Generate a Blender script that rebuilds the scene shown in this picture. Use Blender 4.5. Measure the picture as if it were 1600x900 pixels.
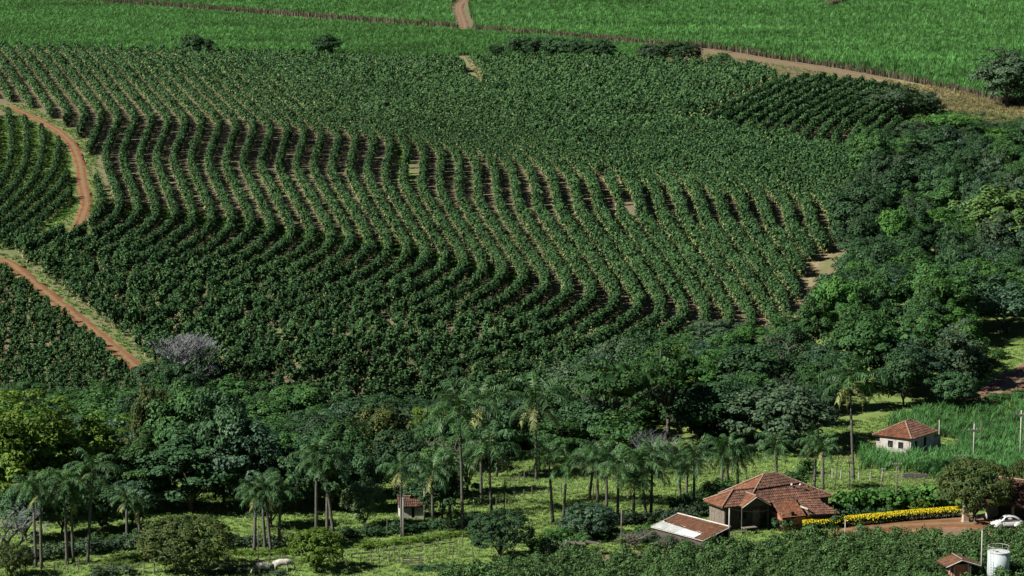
import bpy, bmesh, math, random
import numpy as np
from mathutils import Vector, Matrix

for o in list(bpy.data.objects):
    bpy.data.objects.remove(o, do_unlink=True)
scene = bpy.context.scene
COL = scene.collection

# ------------------------------------------------------------------ camera, sky, sun, exposure
FPX = 4200.0                      # focal length in pixels of a 1600 px wide frame
CAM_H = 64.3
PITCH = math.atan(540.0 / FPX)
cam = bpy.data.cameras.new('camera')
cam.sensor_width = 36.0
cam.lens = 36.0 * FPX / 1600.0
cam.clip_start = 1.0
cam.clip_end = 9000.0
camo = bpy.data.objects.new('camera', cam)
COL.objects.link(camo)
camo.location = (0, 0, CAM_H)
camo.rotation_euler = (math.pi / 2 - PITCH, 0, 0)
scene.camera = camo

SUN_EL = math.radians(40)
SUN_AZ = math.radians(-111)        # from +Y towards +X; the sun stands to the left
sunv = Vector((math.sin(SUN_AZ) * math.cos(SUN_EL), math.cos(SUN_AZ) * math.cos(SUN_EL), math.sin(SUN_EL)))
world = bpy.data.worlds.new('World')
scene.world = world
world.use_nodes = True
wn = world.node_tree
sky = wn.nodes.new('ShaderNodeTexSky')
sky.sky_type = 'NISHITA'
sky.sun_disc = False
sky.sun_elevation = SUN_EL
sky.sun_rotation = SUN_AZ
sky.altitude = 1200
sky.air_density = 0.28
sky.dust_density = 0.1
sky.ozone_density = 1.5
bg = wn.nodes['Background']
bg.inputs['Strength'].default_value = 0.05
wn.links.new(sky.outputs[0], bg.inputs['Color'])
sl = bpy.data.lights.new('sun', 'SUN')
sl.energy = 5.0
sl.angle = math.radians(0.5)
sl.color = (1.0, 0.95, 0.86)
slo = bpy.data.objects.new('sun', sl)
COL.objects.link(slo)
slo.rotation_euler = (-sunv).to_track_quat('-Z', 'Y').to_euler()
slo.location = sunv * 300
vs = scene.view_settings
vs.view_transform = 'Standard'
vs.look = 'None'
vs.gamma = 1.0
vs.use_curve_mapping = False
vs.exposure = 1.08
scene.cycles.max_bounces = 6
scene.cycles.transparent_max_bounces = 4

RS = np.random.RandomState(7)
random.seed(7)

# ------------------------------------------------------------------ terrain
_ky = [990, 900, 850, 810, 780, 750, 700, 650, 600, 550, 500, 450, 400, 350, 300, 250, 200, 150, 100, 75, 50, 25, 0, -25]
_kd = [248, 272, 286.5, 299, 311, 330, 362, 384, 402, 421, 443, 468, 496, 526, 561, 602, 652, 720, 815, 880, 960, 1050, 1150, 1265]
_yd = np.linspace(990, -25, 2031)
_dd = np.interp(-_yd, [-k for k in _ky], _kd)
_zz = CAM_H - _dd * np.tan(PITCH + np.arctan((_yd - 450) / FPX))
_DT = np.arange(-60.0, 4001.0, 1.0)
_zt = np.interp(_DT, _dd, _zz)
_m = _DT < _dd[0]
_zt[_m] = _zz[0] + 52 * np.clip(1 - _DT[_m] / 225.0, 0, 1.2) ** 2
_m = _DT > _dd[-1]
_s = _DT[_m] - _dd[-1]
_zt[_m] = _zz[-1] + 0.04 * _s * np.exp(-_s / 1800.0)
_k = np.exp(-0.5 * (np.arange(-45, 46) / 15.0) ** 2); _k /= _k.sum()
_zt = np.convolve(np.pad(_zt, 45, mode='edge'), _k, mode='valid')

def ground_z(X, D):
    X = np.asarray(X, float); D = np.asarray(D, float)
    z = np.interp(D, _DT, _zt)
    w = np.clip((D - 400) / 120.0, 0, 1)
    return z + w * (0.55 * np.sin(X / 43.0 + 0.8 + D / 130.0) + 0.4 * np.sin(X / 19.0 + D / 61.0))

def ground_at(px, py):
    """points of the terrain seen at photograph pixels (arrays) -> (N,3)"""
    px = np.atleast_1d(np.asarray(px, float)); py = np.atleast_1d(np.asarray(py, float))
    px, py = np.broadcast_arrays(px, py)
    a = (px - 800) / FPX; b = (py - 450) / FPX
    cy = math.cos(PITCH) - b * math.sin(PITCH)
    kx = a / cy
    kz = (-math.sin(PITCH) - b * math.cos(PITCH)) / cy
    d0 = np.interp(-py, [-k for k in _ky], _kd)
    lo = d0 * 0.86; hi = d0 * 1.16
    for _ in range(34):
        m = 0.5 * (lo + hi)
        above = (CAM_H + kz * m) > ground_z(kx * m, m)
        lo = np.where(above, m, lo); hi = np.where(above, hi, m)
    D = 0.5 * (lo + hi)
    return np.stack([kx * D, D, ground_z(kx * D, D)], -1)

def G(px, py):
    return Vector(ground_at(px, py)[0])

def project(P):
    P = np.asarray(P, float)
    dx = P[..., 0]; dy = P[..., 1]; dz = P[..., 2] - CAM_H
    fwd = dy * math.cos(PITCH) - dz * math.sin(PITCH)
    dn = -dy * math.sin(PITCH) - dz * math.cos(PITCH)
    return 800 + FPX * dx / fwd, 450 + FPX * dn / fwd

def scale_at(P):
    return FPX / (P[1] * math.cos(PITCH) + (CAM_H - P[2]) * math.sin(PITCH))

def inside(poly, x, y):
    poly = np.asarray(poly, float); x = np.asarray(x, float); y = np.asarray(y, float)
    c = np.zeros(x.shape, bool)
    n = len(poly)
    for i in range(n):
        x0, y0 = poly[i]; x1, y1 = poly[(i + 1) % n]
        if y0 == y1: continue
        t = ((y0 > y) != (y1 > y)) & (x < (x1 - x0) * (y - y0) / (y1 - y0) + x0)
        c ^= t
    return c

def dist_line(P, L):
    """plan distance of points P (N,>=2) to polyline L (M,>=2)"""
    P = np.asarray(P, float)[:, :2]; L = np.asarray(L, float)[:, :2]
    best = np.full(len(P), 1e9)
    for i in range(len(L) - 1):
        a = L[i]; d = L[i + 1] - a; q = (d * d).sum() + 1e-9
        t = np.clip(((P - a) @ d) / q, 0, 1)
        e = P - (a + t[:, None] * d)
        best = np.minimum(best, np.sqrt((e * e).sum(1)))
    return best

# ------------------------------------------------------------------ object helpers
def link(o):
    COL.objects.link(o); return o

def tag(o, label=None, cat=None, group=None, kind=None):
    if label: o['label'] = label
    if cat: o['category'] = cat
    if group: o['group'] = group
    if kind: o['kind'] = kind
    return o

def empty(name, loc=(0, 0, 0), rz=0.0):
    o = bpy.data.objects.new(name, None)
    o.empty_display_size = 0.3
    o.location = loc; o.rotation_euler = (0, 0, rz)
    return link(o)

def mesh_np(name, V, F, mats=(), smooth=False, attrs=None, fmat=None):
    """V (n,3); F (m,k) fixed size faces"""
    V = np.asarray(V, np.float32); F = np.asarray(F, np.int32)
    me = bpy.data.meshes.new(name)
    me.vertices.add(len(V)); me.vertices.foreach_set('co', V.ravel())
    k = F.shape[1]
    me.loops.add(F.size); me.loops.foreach_set('vertex_index', F.ravel())
    me.polygons.add(len(F))
    me.polygons.foreach_set('loop_start', np.arange(0, F.size, k, dtype=np.int32))
    me.polygons.foreach_set('loop_total', np.full(len(F), k, np.int32))
    if fmat is not None: me.polygons.foreach_set('material_index', np.asarray(fmat, np.int32))
    me.polygons.foreach_set('use_smooth', np.full(len(F), bool(smooth)))
    for m in mats: me.materials.append(m)
    if attrs:
        for an, (dom, typ, arr) in attrs.items():
            at = me.attributes.new(an, typ, dom)
            key = 'vector' if typ == 'FLOAT_VECTOR' else ('color' if typ == 'FLOAT_COLOR' else 'value')
            at.data.foreach_set(key, np.asarray(arr).ravel())
    me.update(calc_edges=True)
    return me

def obj(name, me, parent=None, loc=None):
    o = bpy.data.objects.new(name, me)
    if loc is not None: o.location = loc
    if parent is not None: o.parent = parent
    return link(o)

class MB:
    """collects boxes, bars, tubes and free faces into one mesh"""
    def __init__(self): self.v = []; self.f = []
    def add(self, V, F):
        n = len(self.v); self.v += [tuple(p) for p in V]; self.f += [tuple(i + n for i in q) for q in F]; return self
    def box(self, c, s, rz=0.0):
        cx, cy, cz = c; sx, sy, sz = s[0] / 2, s[1] / 2, s[2] / 2
        ca, sa = math.cos(rz), math.sin(rz); V = []
        for z in (-sz, sz):
            for x, y in ((-sx, -sy), (sx, -sy), (sx, sy), (-sx, sy)):
                V.append((cx + x * ca - y * sa, cy + x * sa + y * ca, cz + z))
        return self.add(V, [(3, 2, 1, 0), (4, 5, 6, 7), (0, 1, 5, 4), (1, 2, 6, 5), (2, 3, 7, 6), (3, 0, 4, 7)])
    def tube(self, pts, rads, n=6, cap=True):
        pts = [Vector(p) for p in pts]; V = []; F = []
        for i, p in enumerate(pts):
            t = (pts[min(i + 1, len(pts) - 1)] - pts[max(i - 1, 0)]).normalized()
            a = t.cross(Vector((0, 0, 1)))
            if a.length < 1e-3: a = Vector((1, 0, 0))
            a.normalize(); b = t.cross(a)
            r = rads[i] if hasattr(rads, '__len__') else rads
            for k in range(n):
                q = 2 * math.pi * k / n
                V.append(p + (a * math.cos(q) + b * math.sin(q)) * r)
        for i in range(len(pts) - 1):
            for k in range(n):
                k2 = (k + 1) % n
                F.append((i * n + k, i * n + k2, (i + 1) * n + k2, (i + 1) * n + k))
        if cap:
            F.append(tuple(range(n))[::-1]); F.append(tuple((len(pts) - 1) * n + k for k in range(n)))
        return self.add(V, F)
    def ellipsoid(self, c, r, n=12, m=8, zmin=-1.0):
        V = []; F = []
        for i in range(m + 1):
            th = math.acos(max(-1, min(1, 1 - (1 - zmin) * i / m)))
            for k in range(n):
                q = 2 * math.pi * k / n
                V.append((c[0] + r[0] * math.sin(th) * math.cos(q), c[1] + r[1] * math.sin(th) * math.sin(q), c[2] + r[2] * math.cos(th)))
        for i in range(m):
            for k in range(n):
                k2 = (k + 1) % n
                F.append((i * n + k, (i + 1) * n + k, (i + 1) * n + k2, i * n + k2))
        return self.add(V, F)
    def mesh(self, name, mat, smooth=False):
        me = bpy.data.meshes.new(name)
        me.from_pydata(self.v, [], self.f)
        if mat: me.materials.append(mat)
        if smooth:
            me.polygons.foreach_set('use_smooth', np.ones(len(me.polygons), bool))
        me.update()
        return me
    def build(self, name, mat, parent=None, smooth=False, loc=None):
        return obj(name, self.mesh(name, mat, smooth), parent, loc)

# ------------------------------------------------------------------ materials
def newmat(name):
    m = bpy.data.materials.new(name); m.use_nodes = True
    nt = m.node_tree
    for n in list(nt.nodes): nt.nodes.remove(n)
    return m, nt

def N(nt, t, **kw):
    n = nt.nodes.new(t)
    for k, v in kw.items(): setattr(n, k, v)
    return n

def mixc(nt, fac, a, b, blend='MIX'):
    n = N(nt, 'ShaderNodeMix', data_type='RGBA', blend_type=blend)
    for sock, val in ((n.inputs[0], fac), (n.inputs[6], a), (n.inputs[7], b)):
        if isinstance(val, (int, float)): sock.default_value = val
        elif isinstance(val, (tuple, list)): sock.default_value = (*val[:3], 1)
        else: nt.links.new(val, sock)
    return n.outputs[2]

def noise(nt, scale, detail=4, rough=0.6, coord=None, dist=0.0):
    n = N(nt, 'ShaderNodeTexNoise')
    n.inputs['Scale'].default_value = scale; n.inputs['Detail'].default_value = detail
    n.inputs['Roughness'].default_value = rough; n.inputs['Distortion'].default_value = dist
    if coord is not None: nt.links.new(coord, n.inputs['Vector'])
    return n.outputs['Fac']

def ramp(nt, fac, stops):
    n = N(nt, 'ShaderNodeValToRGB')
    el = n.color_ramp.elements
    while len(el) < len(stops): el.new(0.5)
    for e, (p, c) in zip(el, stops):
        e.position = p; e.color = (*c[:3], 1) if hasattr(c, '__len__') else (c, c, c, 1)
    nt.links.new(fac, n.inputs[0])
    return n.outputs[0]

def finish(nt, color, rough=0.8, spec=0.3, bump=None, bumpd=0.02, metal=0.0):
    p = N(nt, 'ShaderNodeBsdfPrincipled'); o = N(nt, 'ShaderNodeOutputMaterial')
    if isinstance(color, (tuple, list)): p.inputs['Base Color'].default_value = (*color[:3], 1)
    else: nt.links.new(color, p.inputs['Base Color'])
    p.inputs['Roughness'].default_value = rough
    p.inputs['Specular IOR Level'].default_value = spec
    p.inputs['Metallic'].default_value = metal
    if bump is not None:
        b = N(nt, 'ShaderNodeBump'); b.inputs['Distance'].default_value = bumpd
        b.inputs['Strength'].default_value = 0.8
        nt.links.new(bump, b.inputs['Height']); nt.links.new(b.outputs[0], p.inputs['Normal'])
    nt.links.new(p.outputs[0], o.inputs[0])
    return p

def leafmat(name, dark, light, dry=None, trans=0.25, rough=0.6, spec=0.2, vary=0.3, patch=0.0, pscale=0.03):
    """leaf colour from the per-leaf 'shade' attribute; 'dry' where the per-leaf attribute says a withered leaf"""
    m, nt = newmat(name)
    a = N(nt, 'ShaderNodeAttribute', attribute_name='shade')
    c = mixc(nt, a.outputs['Fac'], dark, light)
    if dry is not None:
        d = N(nt, 'ShaderNodeAttribute', attribute_name='dry')
        c = mixc(nt, d.outputs['Fac'], c, dry)
    oi = N(nt, 'ShaderNodeObjectInfo')
    mr = N(nt, 'ShaderNodeMapRange')
    mr.inputs[3].default_value = 1 - vary; mr.inputs[4].default_value = 1 + vary
    nt.links.new(oi.outputs['Random'], mr.inputs[0])
    val = mr.outputs[0]
    if patch:                         # vigour varies from place to place over the field
        gp = N(nt, 'ShaderNodeNewGeometry'); mpn = N(nt, 'ShaderNodeMapping'); mpn.inputs['Scale'].default_value = (0.45, 1.0, 1.0); nt.links.new(gp.outputs['Position'], mpn.inputs[0]); pn = noise(nt, pscale, 5, 0.65, mpn.outputs[0])
        m2 = N(nt, 'ShaderNodeMapRange'); m2.inputs[1].default_value = 0.3; m2.inputs[2].default_value = 0.7
        m2.inputs[3].default_value = 1 - patch; m2.inputs[4].default_value = 1 + patch
        nt.links.new(pn, m2.inputs[0]); mu = N(nt, 'ShaderNodeMath', operation='MULTIPLY')
        nt.links.new(val, mu.inputs[0]); nt.links.new(m2.outputs[0], mu.inputs[1]); val = mu.outputs[0]
    hs = N(nt, 'ShaderNodeHueSaturation')
    nt.links.new(c, hs.inputs['Color']); nt.links.new(val, hs.inputs['Value'])
    c = hs.outputs[0]
    p = N(nt, 'ShaderNodeBsdfPrincipled')
    nt.links.new(c, p.inputs['Base Color'])
    p.inputs['Roughness'].default_value = rough; p.inputs['Specular IOR Level'].default_value = spec
    t = N(nt, 'ShaderNodeBsdfTranslucent'); 
    tc = mixc(nt, 0.5, c, (0.12, 0.2, 0.02)); nt.links.new(tc, t.inputs[0])
    mx = N(nt, 'ShaderNodeMixShader'); mx.inputs[0].default_value = trans
    nt.links.new(p.outputs[0], mx.inputs[1]); nt.links.new(t.outputs[0], mx.inputs[2])
    o = N(nt, 'ShaderNodeOutputMaterial'); nt.links.new(mx.outputs[0], o.inputs[0])
    return m

def plain(name, c1, c2=None, scale=3.0, rough=0.8, spec=0.3, metal=0.0, bump=0.0, c3=None):
    m, nt = newmat(name)
    tc = N(nt, 'ShaderNodeTexCoord')
    if c2 is None:
        finish(nt, c1, rough, spec, metal=metal); return m
    n = noise(nt, scale, 6, 0.65, tc.outputs['Object'])
    stops = [(0.32, c1), (0.66, c2)] + ([(0.8, c3)] if c3 else [])
    c = ramp(nt, n, stops)
    finish(nt, c, rough, spec, n if bump else None, bump or 0.01, metal)
    return m

M = {}
M['coffee'] = leafmat('coffee leaves', (0.014, 0.042, 0.016), (0.066, 0.132, 0.044), (0.24, 0.245, 0.10), 0.05, 0.6, 0.1, 0.0, 0.24, 0.022)
M['coffee_near'] = leafmat('near coffee leaves', (0.020, 0.050, 0.014), (0.062, 0.120, 0.036), (0.12, 0.13, 0.04), 0.08, 0.6, 0.15, 0.25, 0.2, 0.12)
M['cane'] = leafmat('cane leaves', (0.020, 0.080, 0.020), (0.098, 0.255, 0.062), (0.11, 0.09, 0.07), 0.15, 0.6, 0.12, 0.4, 0.42, 0.03)
M['cane_near'] = leafmat('near cane leaves', (0.024, 0.088, 0.024), (0.085, 0.215, 0.062), (0.17, 0.16, 0.08), 0.2, 0.6, 0.15, 0.3, 0.3, 0.1)
M['grass'] = leafmat('pasture grass blades', (0.095, 0.180, 0.044), (0.22, 0.31, 0.10), (0.27, 0.25, 0.13), 0.2, 0.7, 0.12, 0.25, 0.3, 0.12)
M['drygrass'] = leafmat('dry grass blades', (0.13, 0.12, 0.05), (0.27, 0.23, 0.12), None, 0.2, 0.62, 0.15, 0.3)
M['dark'] = leafmat('dark green foliage', (0.012, 0.038, 0.016), (0.044, 0.096, 0.036), None, 0.08, 0.62, 0.15, 0.3)
M['mid'] = leafmat('mid green foliage', (0.016, 0.054, 0.016), (0.058, 0.130, 0.034), None, 0.12, 0.62, 0.15, 0.3)
M['bright'] = leafmat('bright green foliage', (0.020, 0.070, 0.014), (0.066, 0.158, 0.030), None, 0.15, 0.62, 0.15, 0.25)
M['yellow'] = leafmat('yellow green foliage', (0.034, 0.078, 0.010), (0.125, 0.195, 0.028), None, 0.2, 0.62, 0.15, 0.2)
M['grey'] = leafmat('grey green foliage', (0.022, 0.048, 0.026), (0.068, 0.105, 0.055), None, 0.1, 0.62, 0.15, 0.25)
M['olive'] = leafmat('olive brown foliage', (0.014, 0.036, 0.010), (0.080, 0.096, 0.026), None, 0.12, 0.62, 0.15, 0.15)
M['pale'] = leafmat('pale leathery foliage', (0.028, 0.062, 0.022), (0.13, 0.18, 0.085), None, 0.1, 0.55, 0.25, 0.15)
M['glossy'] = leafmat('bluish green foliage', (0.013, 0.042, 0.024), (0.055, 0.105, 0.055), None, 0.08, 0.55, 0.22, 0.15)
M['palm'] = leafmat('palm leaflets', (0.011, 0.046, 0.016), (0.052, 0.120, 0.036), (0.22, 0.22, 0.07), 0.15, 0.55, 0.25, 0.3)
M['yellow_flower'] = leafmat('yellow hedge shoots', (0.42, 0.34, 0.010), (0.70, 0.58, 0.015), None, 0.1, 0.6, 0.15, 0.1)
M['weeds'] = leafmat('green weeds', (0.028, 0.095, 0.016), (0.085, 0.215, 0.032), (0.2, 0.18, 0.09), 0.2, 0.7, 0.12, 0.25, 0.3, 0.15)
M['stalks'] = leafmat('cane stalks and dead leaves', (0.05, 0.042, 0.032), (0.17, 0.14, 0.10), None, 0.05, 0.8, 0.1, 0.3)
M['light'] = leafmat('light olive foliage', (0.026, 0.064, 0.016), (0.10, 0.165, 0.045), None, 0.12, 0.62, 0.15, 0.2)
M['bark'] = plain('bark', (0.035, 0.028, 0.022), (0.11, 0.095, 0.08), 4.0, 0.9)
M['palebark'] = plain('pale bark', (0.12, 0.11, 0.10), (0.28, 0.27, 0.25), 5.0, 0.9)
M['palmbark'] = plain('palm bark', (0.035, 0.032, 0.028), (0.11, 0.105, 0.095), 5.0, 0.9)
M['twig'] = plain('leafless twigs', (0.10, 0.106, 0.112), (0.185, 0.195, 0.205), 3.0, 0.9)
M['twigbrown'] = plain('brown twigs', (0.07, 0.06, 0.05), (0.17, 0.15, 0.12), 3.0, 0.9)
M['wood'] = plain('weathered wood', (0.05, 0.042, 0.035), (0.16, 0.14, 0.12), 6.0, 0.9)
M['concrete'] = plain('concrete', (0.22, 0.21, 0.19), (0.36, 0.35, 0.32), 4.0, 0.9)
M['wire'] = plain('wire', (0.10, 0.10, 0.10), rough=0.5, metal=0.6)
M['black'] = plain('dark interior', (0.008, 0.008, 0.008), rough=0.9)
# ------------------------------------------------------------------ where things lie (photograph pixels, laid onto the terrain)
T1 = [(-420, -22), (-80, -13), (60, -4), (110, 2), (250, 11), (350, 18), (500, 30), (600, 38), (720, 47), (760, 50), (900, 61), (1000, 71), (1085, 76)]
T2 = [(1060, 73), (1120, 80), (1200, 94), (1300, 109), (1395, 127)]
T3 = [(1395, 127), (1470, 142), (1545, 163), (1640, 180)]
TRACK_UP = [(745, -22), (735, -8), (718, 8), (719, 20), (725, 34), (727, 48)]
TRACK_UP2 = [(1400, -14), (1345, -1), (1308, 8), (1296, 14)]
ROAD_A = [(14, 166), (30, 173), (60, 187), (92, 205), (114, 226), (125, 256), (130, 290), (136, 318), (127, 345), (115, 366)]
ROAD_B = [(-40, 402), (8, 404), (36, 428), (70, 456), (110, 488), (150, 521), (190, 554), (220, 580), (240, 604), (255, 625)]
PATH_A = [(722, 88), (734, 108), (751, 134), (790, 160), (832, 192)]
PATH_B = [(926, 252), (945, 285), (961, 316), (980, 356)]
PATH_C = [(712, 312), (742, 352), (768, 385), (786, 420), (784, 450), (768, 482)]
PATH_D = [(1345, 388), (1296, 405), (1280, 440), (1278, 470), (1255, 500), (1205, 530)]
YARD = [(1335, 827), (1420, 820), (1500, 816), (1560, 820), (1640, 826)]
STRIP = [(1530, 628), (1570, 606), (1600, 588), (1650, 560)]

def gl(pts, step=4.0):
    """photograph polyline -> evenly spaced terrain polyline"""
    P = ground_at([p[0] for p in pts], [p[1] for p in pts])
    d = np.r_[0, np.cumsum(np.hypot(*(np.diff(P[:, :2], axis=0).T)))]
    n = max(2, int(d[-1] / step) + 1)
    t = np.linspace(0, d[-1], n)
    Q = np.stack([np.interp(t, d, P[:, 0]), np.interp(t, d, P[:, 1])], -1)
    if n > 8:
        for _ in range(4): Q[1:-1] = 0.25 * Q[:-2] + 0.5 * Q[1:-1] + 0.25 * Q[2:]
    return np.c_[Q, ground_z(Q[:, 0], Q[:, 1])]

GT1, GT2, GT3, GUP, GUP2 = gl(T1), gl(T2), gl(T3), gl(TRACK_UP), gl(TRACK_UP2)
GRA, GRB, GPA, GPB, GPC, GPD = gl(ROAD_A, 2), gl(ROAD_B, 2), gl(PATH_A, 2), gl(PATH_B, 2), gl(PATH_C, 2), gl(PATH_D, 2)
GYARD, GSTRIP = gl(YARD, 2), gl(STRIP, 2)

FIELD = [(-40, 78), (300, 88), (500, 94), (722, 101), (775, 98), (960, 100), (1010, 103), (1090, 106), (1200, 112), (1320, 127), (1400, 143), (1445, 156),
         (1450, 170), (1405, 212), (1352, 246), (1345, 262), (1318, 328), (1335, 388), (1280, 412), (1268, 480), (1262, 500), (1214, 512), (1190, 545),
         (1050, 560), (960, 580), (880, 640), (800, 668), (600, 672), (470, 664), (400, 655), (330, 640), (258, 612), (205, 560), (140, 505), (75, 448), (36, 410),
         (22, 388), (35, 380), (118, 367), (150, 346), (148, 318), (141, 270), (136, 232), (110, 205), (75, 184), (36, 164), (-40, 150)]
FIELD_NE = [(1068, 195), (1130, 170), (1200, 132), (1280, 126), (1400, 142), (1450, 160), (1450, 172), (1400, 220), (1350, 246), (1260, 232), (1180, 212)]
FIELD_W = [(-60, 178), (20, 182), (60, 202), (90, 222), (108, 260), (116, 300), (112, 330), (95, 352), (60, 372), (10, 392), (-60, 392)]
FIELD_SW = [(-60, 415), (20, 424), (50, 446), (100, 492), (150, 535), (196, 572), (220, 606), (235, 640), (200, 660), (-60, 660)]
FIELD_S = [(690, 912), (700, 900), (760, 900), (830, 886), (900, 880), (960, 884), (1010, 872), (1060, 866), (1140, 866), (1180, 860), (1250, 850), (1330, 845),
           (1420, 846), (1490, 852), (1560, 848), (1600, 846), (1660, 844), (1660, 925), (690, 925)]
PASTURE = [(-80, 940), (-80, 830), (130, 815), (300, 770), (480, 745), (700, 745), (840, 715), (1000, 710), (1180, 705), (1240, 690), (1300, 668), (1420, 640),
           (1520, 620), (1500, 560), (1525, 528), (1680, 522), (1680, 805), (1400, 800), (1330, 832), (1250, 846), (1100, 850), (840, 876), (700, 895), (690, 940)]
CANE_NEAR = [(1345, 735), (1338, 700), (1375, 712), (1410, 715), (1500, 702), (1500, 690), (1380, 672), (1400, 652), (1460, 640), (1520, 634), (1640, 628), (1640, 730), (1570, 742), (1520, 752), (1450, 752), (1440, 742), (1400, 738)]

# ------------------------------------------------------------------ ground
m, nt = newmat('ground')
geo = N(nt, 'ShaderNodeNewGeometry')
za = N(nt, 'ShaderNodeAttribute', attribute_name='zone')
sep = N(nt, 'ShaderNodeSeparateColor'); nt.links.new(za.outputs['Color'], sep.inputs[0])
n1 = noise(nt, 0.35, 6, 0.65, geo.outputs['Position'])
n2 = noise(nt, 2.2, 5, 0.7, geo.outputs['Position'])
n3 = noise(nt, 0.06, 3, 0.5, geo.outputs['Position'])
litter = ramp(nt, n2, [(0.3, (0.075, 0.055, 0.037)), (0.55, (0.155, 0.125, 0.083)), (0.72, (0.23, 0.20, 0.13))])
weeds = ramp(nt, n2, [(0.3, (0.035, 0.085, 0.018)), (0.7, (0.085, 0.17, 0.03))])
wf = ramp(nt, n1, [(0.5, 0.0), (0.62, 0.75)])
c = mixc(nt, wf, litter, weeds)
past = ramp(nt, n1, [(0.3, (0.075, 0.135, 0.026)), (0.55, (0.13, 0.205, 0.045)), (0.75, (0.19, 0.22, 0.08))])
c = mixc(nt, sep.outputs[0], c, past)
red = ramp(nt, n2, [(0.3, (0.15, 0.07, 0.04)), (0.7, (0.30, 0.15, 0.085))])
c = mixc(nt, sep.outputs[1], c, red)
dry = ramp(nt, n2, [(0.3, (0.14, 0.12, 0.05)), (0.7, (0.30, 0.25, 0.15))])
c = mixc(nt, sep.outputs[2], c, dry)
finish(nt, c, 0.95, 0.15, n2, 0.08)
M['ground'] = m

def road_material(name, a, b, cc):
    m, nt = newmat(name)
    geo = N(nt, 'ShaderNodeNewGeometry')
    k = N(nt, 'ShaderNodeAttribute', attribute_name='across')
    n1 = noise(nt, 0.55, 8, 0.78, geo.outputs['Position']); n2 = noise(nt, 5.0, 4, 0.7, geo.outputs['Position'])
    col = ramp(nt, n1, [(0.3, a), (0.68, b)])
    rut = ramp(nt, k.outputs['Fac'], [(0.0, 1.0), (0.14, 0.3), (0.28, 0.0), (0.42, 0.85), (0.58, 0.85), (0.72, 0.0), (0.86, 0.3)])
    mm = N(nt, 'ShaderNodeMath', operation='MULTIPLY'); nt.links.new(rut, mm.inputs[0]); nt.links.new(n1, mm.inputs[1])
    mm2 = N(nt, 'ShaderNodeMath', operation='MULTIPLY', use_clamp=True); nt.links.new(mm.outputs[0], mm2.inputs[0]); mm2.inputs[1].default_value = 1.5
    col = mixc(nt, mm2.outputs[0], col, cc)
    finish(nt, col, 0.95, 0.15, n2, 0.05)
    return m
M['road'] = road_material('red dirt', (0.085, 0.034, 0.018), (0.215, 0.086, 0.043), (0.17, 0.14, 0.07))
M['road_dull'] = road_material('dull red dirt', (0.11, 0.055, 0.036), (0.185, 0.10, 0.066), (0.17, 0.15, 0.095))
M['path'] = road_material('dry grassy path', (0.13, 0.10, 0.06), (0.21, 0.17, 0.11), (0.10, 0.15, 0.04))

gx = np.r_[-1500, -1000, -700, -500, -400, -330, -290, np.arange(-260, 261, 2.0), 290, 330, 400, 500, 700, 1000, 1500]
gd = np.r_[-60, -20, 20, 60, 100, 140, 180, 210, 230, np.arange(240, 420, 1.0), np.arange(420, 920, 2.5), np.arange(920, 1300, 7.0), 1330, 1400, 1500, 1700, 2000, 2500, 3200, 4000]
GXX, GDD = np.meshgrid(gx, gd)
GZ = ground_z(GXX, GDD)
V = np.stack([GXX, GDD, GZ], -1).reshape(-1, 3)
nx, nd = len(gx), len(gd)
ii = (np.arange(nd - 1)[:, None] * nx + np.arange(nx - 1)[None, :]).ravel()
F = np.stack([ii, ii + 1, ii + 1 + nx, ii + nx], -1)
ppx, ppy = project(V)
ok = V[:, 1] > 200
zone = np.zeros((len(V), 4), np.float32); zone[:, 3] = 1
zone[:, 0] = np.where(ok & inside(PASTURE, ppx, ppy), 1.0, 0.0)
zone[:, 0] = np.where(V[:, 1] < 262, 0.6, zone[:, 0])
BELTZ = [(-90, 830), (-90, 655), (205, 655), (250, 612), (330, 636), (400, 650), (470, 662), (600, 668), (800, 664), (880, 636), (960, 576), (1050, 556), (1190, 545), (1275, 500),
         (1340, 400), (1325, 330), (1350, 262), (1405, 215), (1450, 172), (1560, 172), (1690, 180), (1690, 530), (1500, 540), (1520, 620), (1300, 668), (1180, 705), (840, 715), (700, 745), (480, 745), (300, 770), (130, 815)]
zone[:, 0] = np.where(ok & inside(BELTZ, ppx, ppy), 0.75, zone[:, 0])
zone[:, 0] = np.where(ok & ((ppx < -45) | (ppx > 1655) | (V[:, 1] > 1230)), 0.85, zone[:, 0])
# green grass under the west block, weeds under cane
zone[:, 0] = np.where(ok & inside(FIELD_W, ppx, ppy), 0.85, zone[:, 0])
zone[:, 0] = np.where(ok & inside([(620, 225), (640, 225), (645, 290), (615, 285)], ppx, ppy), 0.8, zone[:, 0])
dR = dist_line(V, GYARD); zone[:, 1] = np.clip(1.3 - dR / 4.0, 0, 1)
for line, w in ((GRA, 4), (GRB, 3.5)):
    zone[:, 0] = np.maximum(zone[:, 0], 0.5 * np.clip(1.3 - dist_line(V, line) / w, 0, 1))
zone[:, 1] = np.where(ok & inside([(1300, 705), (1385, 688), (1400, 700), (1370, 716), (1310, 722)], ppx, ppy), 0.7, zone[:, 1])
zone[:, 1] = np.where(ok & inside([(880, 722), (1180, 722), (1180, 736), (880, 736)], ppx, ppy), 0.5, zone[:, 1])
zone[:, 1] = np.where(ok & inside([(395, 638), (480, 655), (480, 672), (395, 662)], ppx, ppy), 0.9, zone[:, 1])
for line, w in ((GT3, 7), (GPD, 6), (GPA, 2.5)):
    zone[:, 2] = np.maximum(zone[:, 2], np.clip(1.3 - dist_line(V, line) / w, 0, 1))
zone[:, 2] = np.where(ok & inside([(1335, 240), (1385, 262), (1385, 282), (1330, 262)], ppx, ppy), 1, zone[:, 2])
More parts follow.
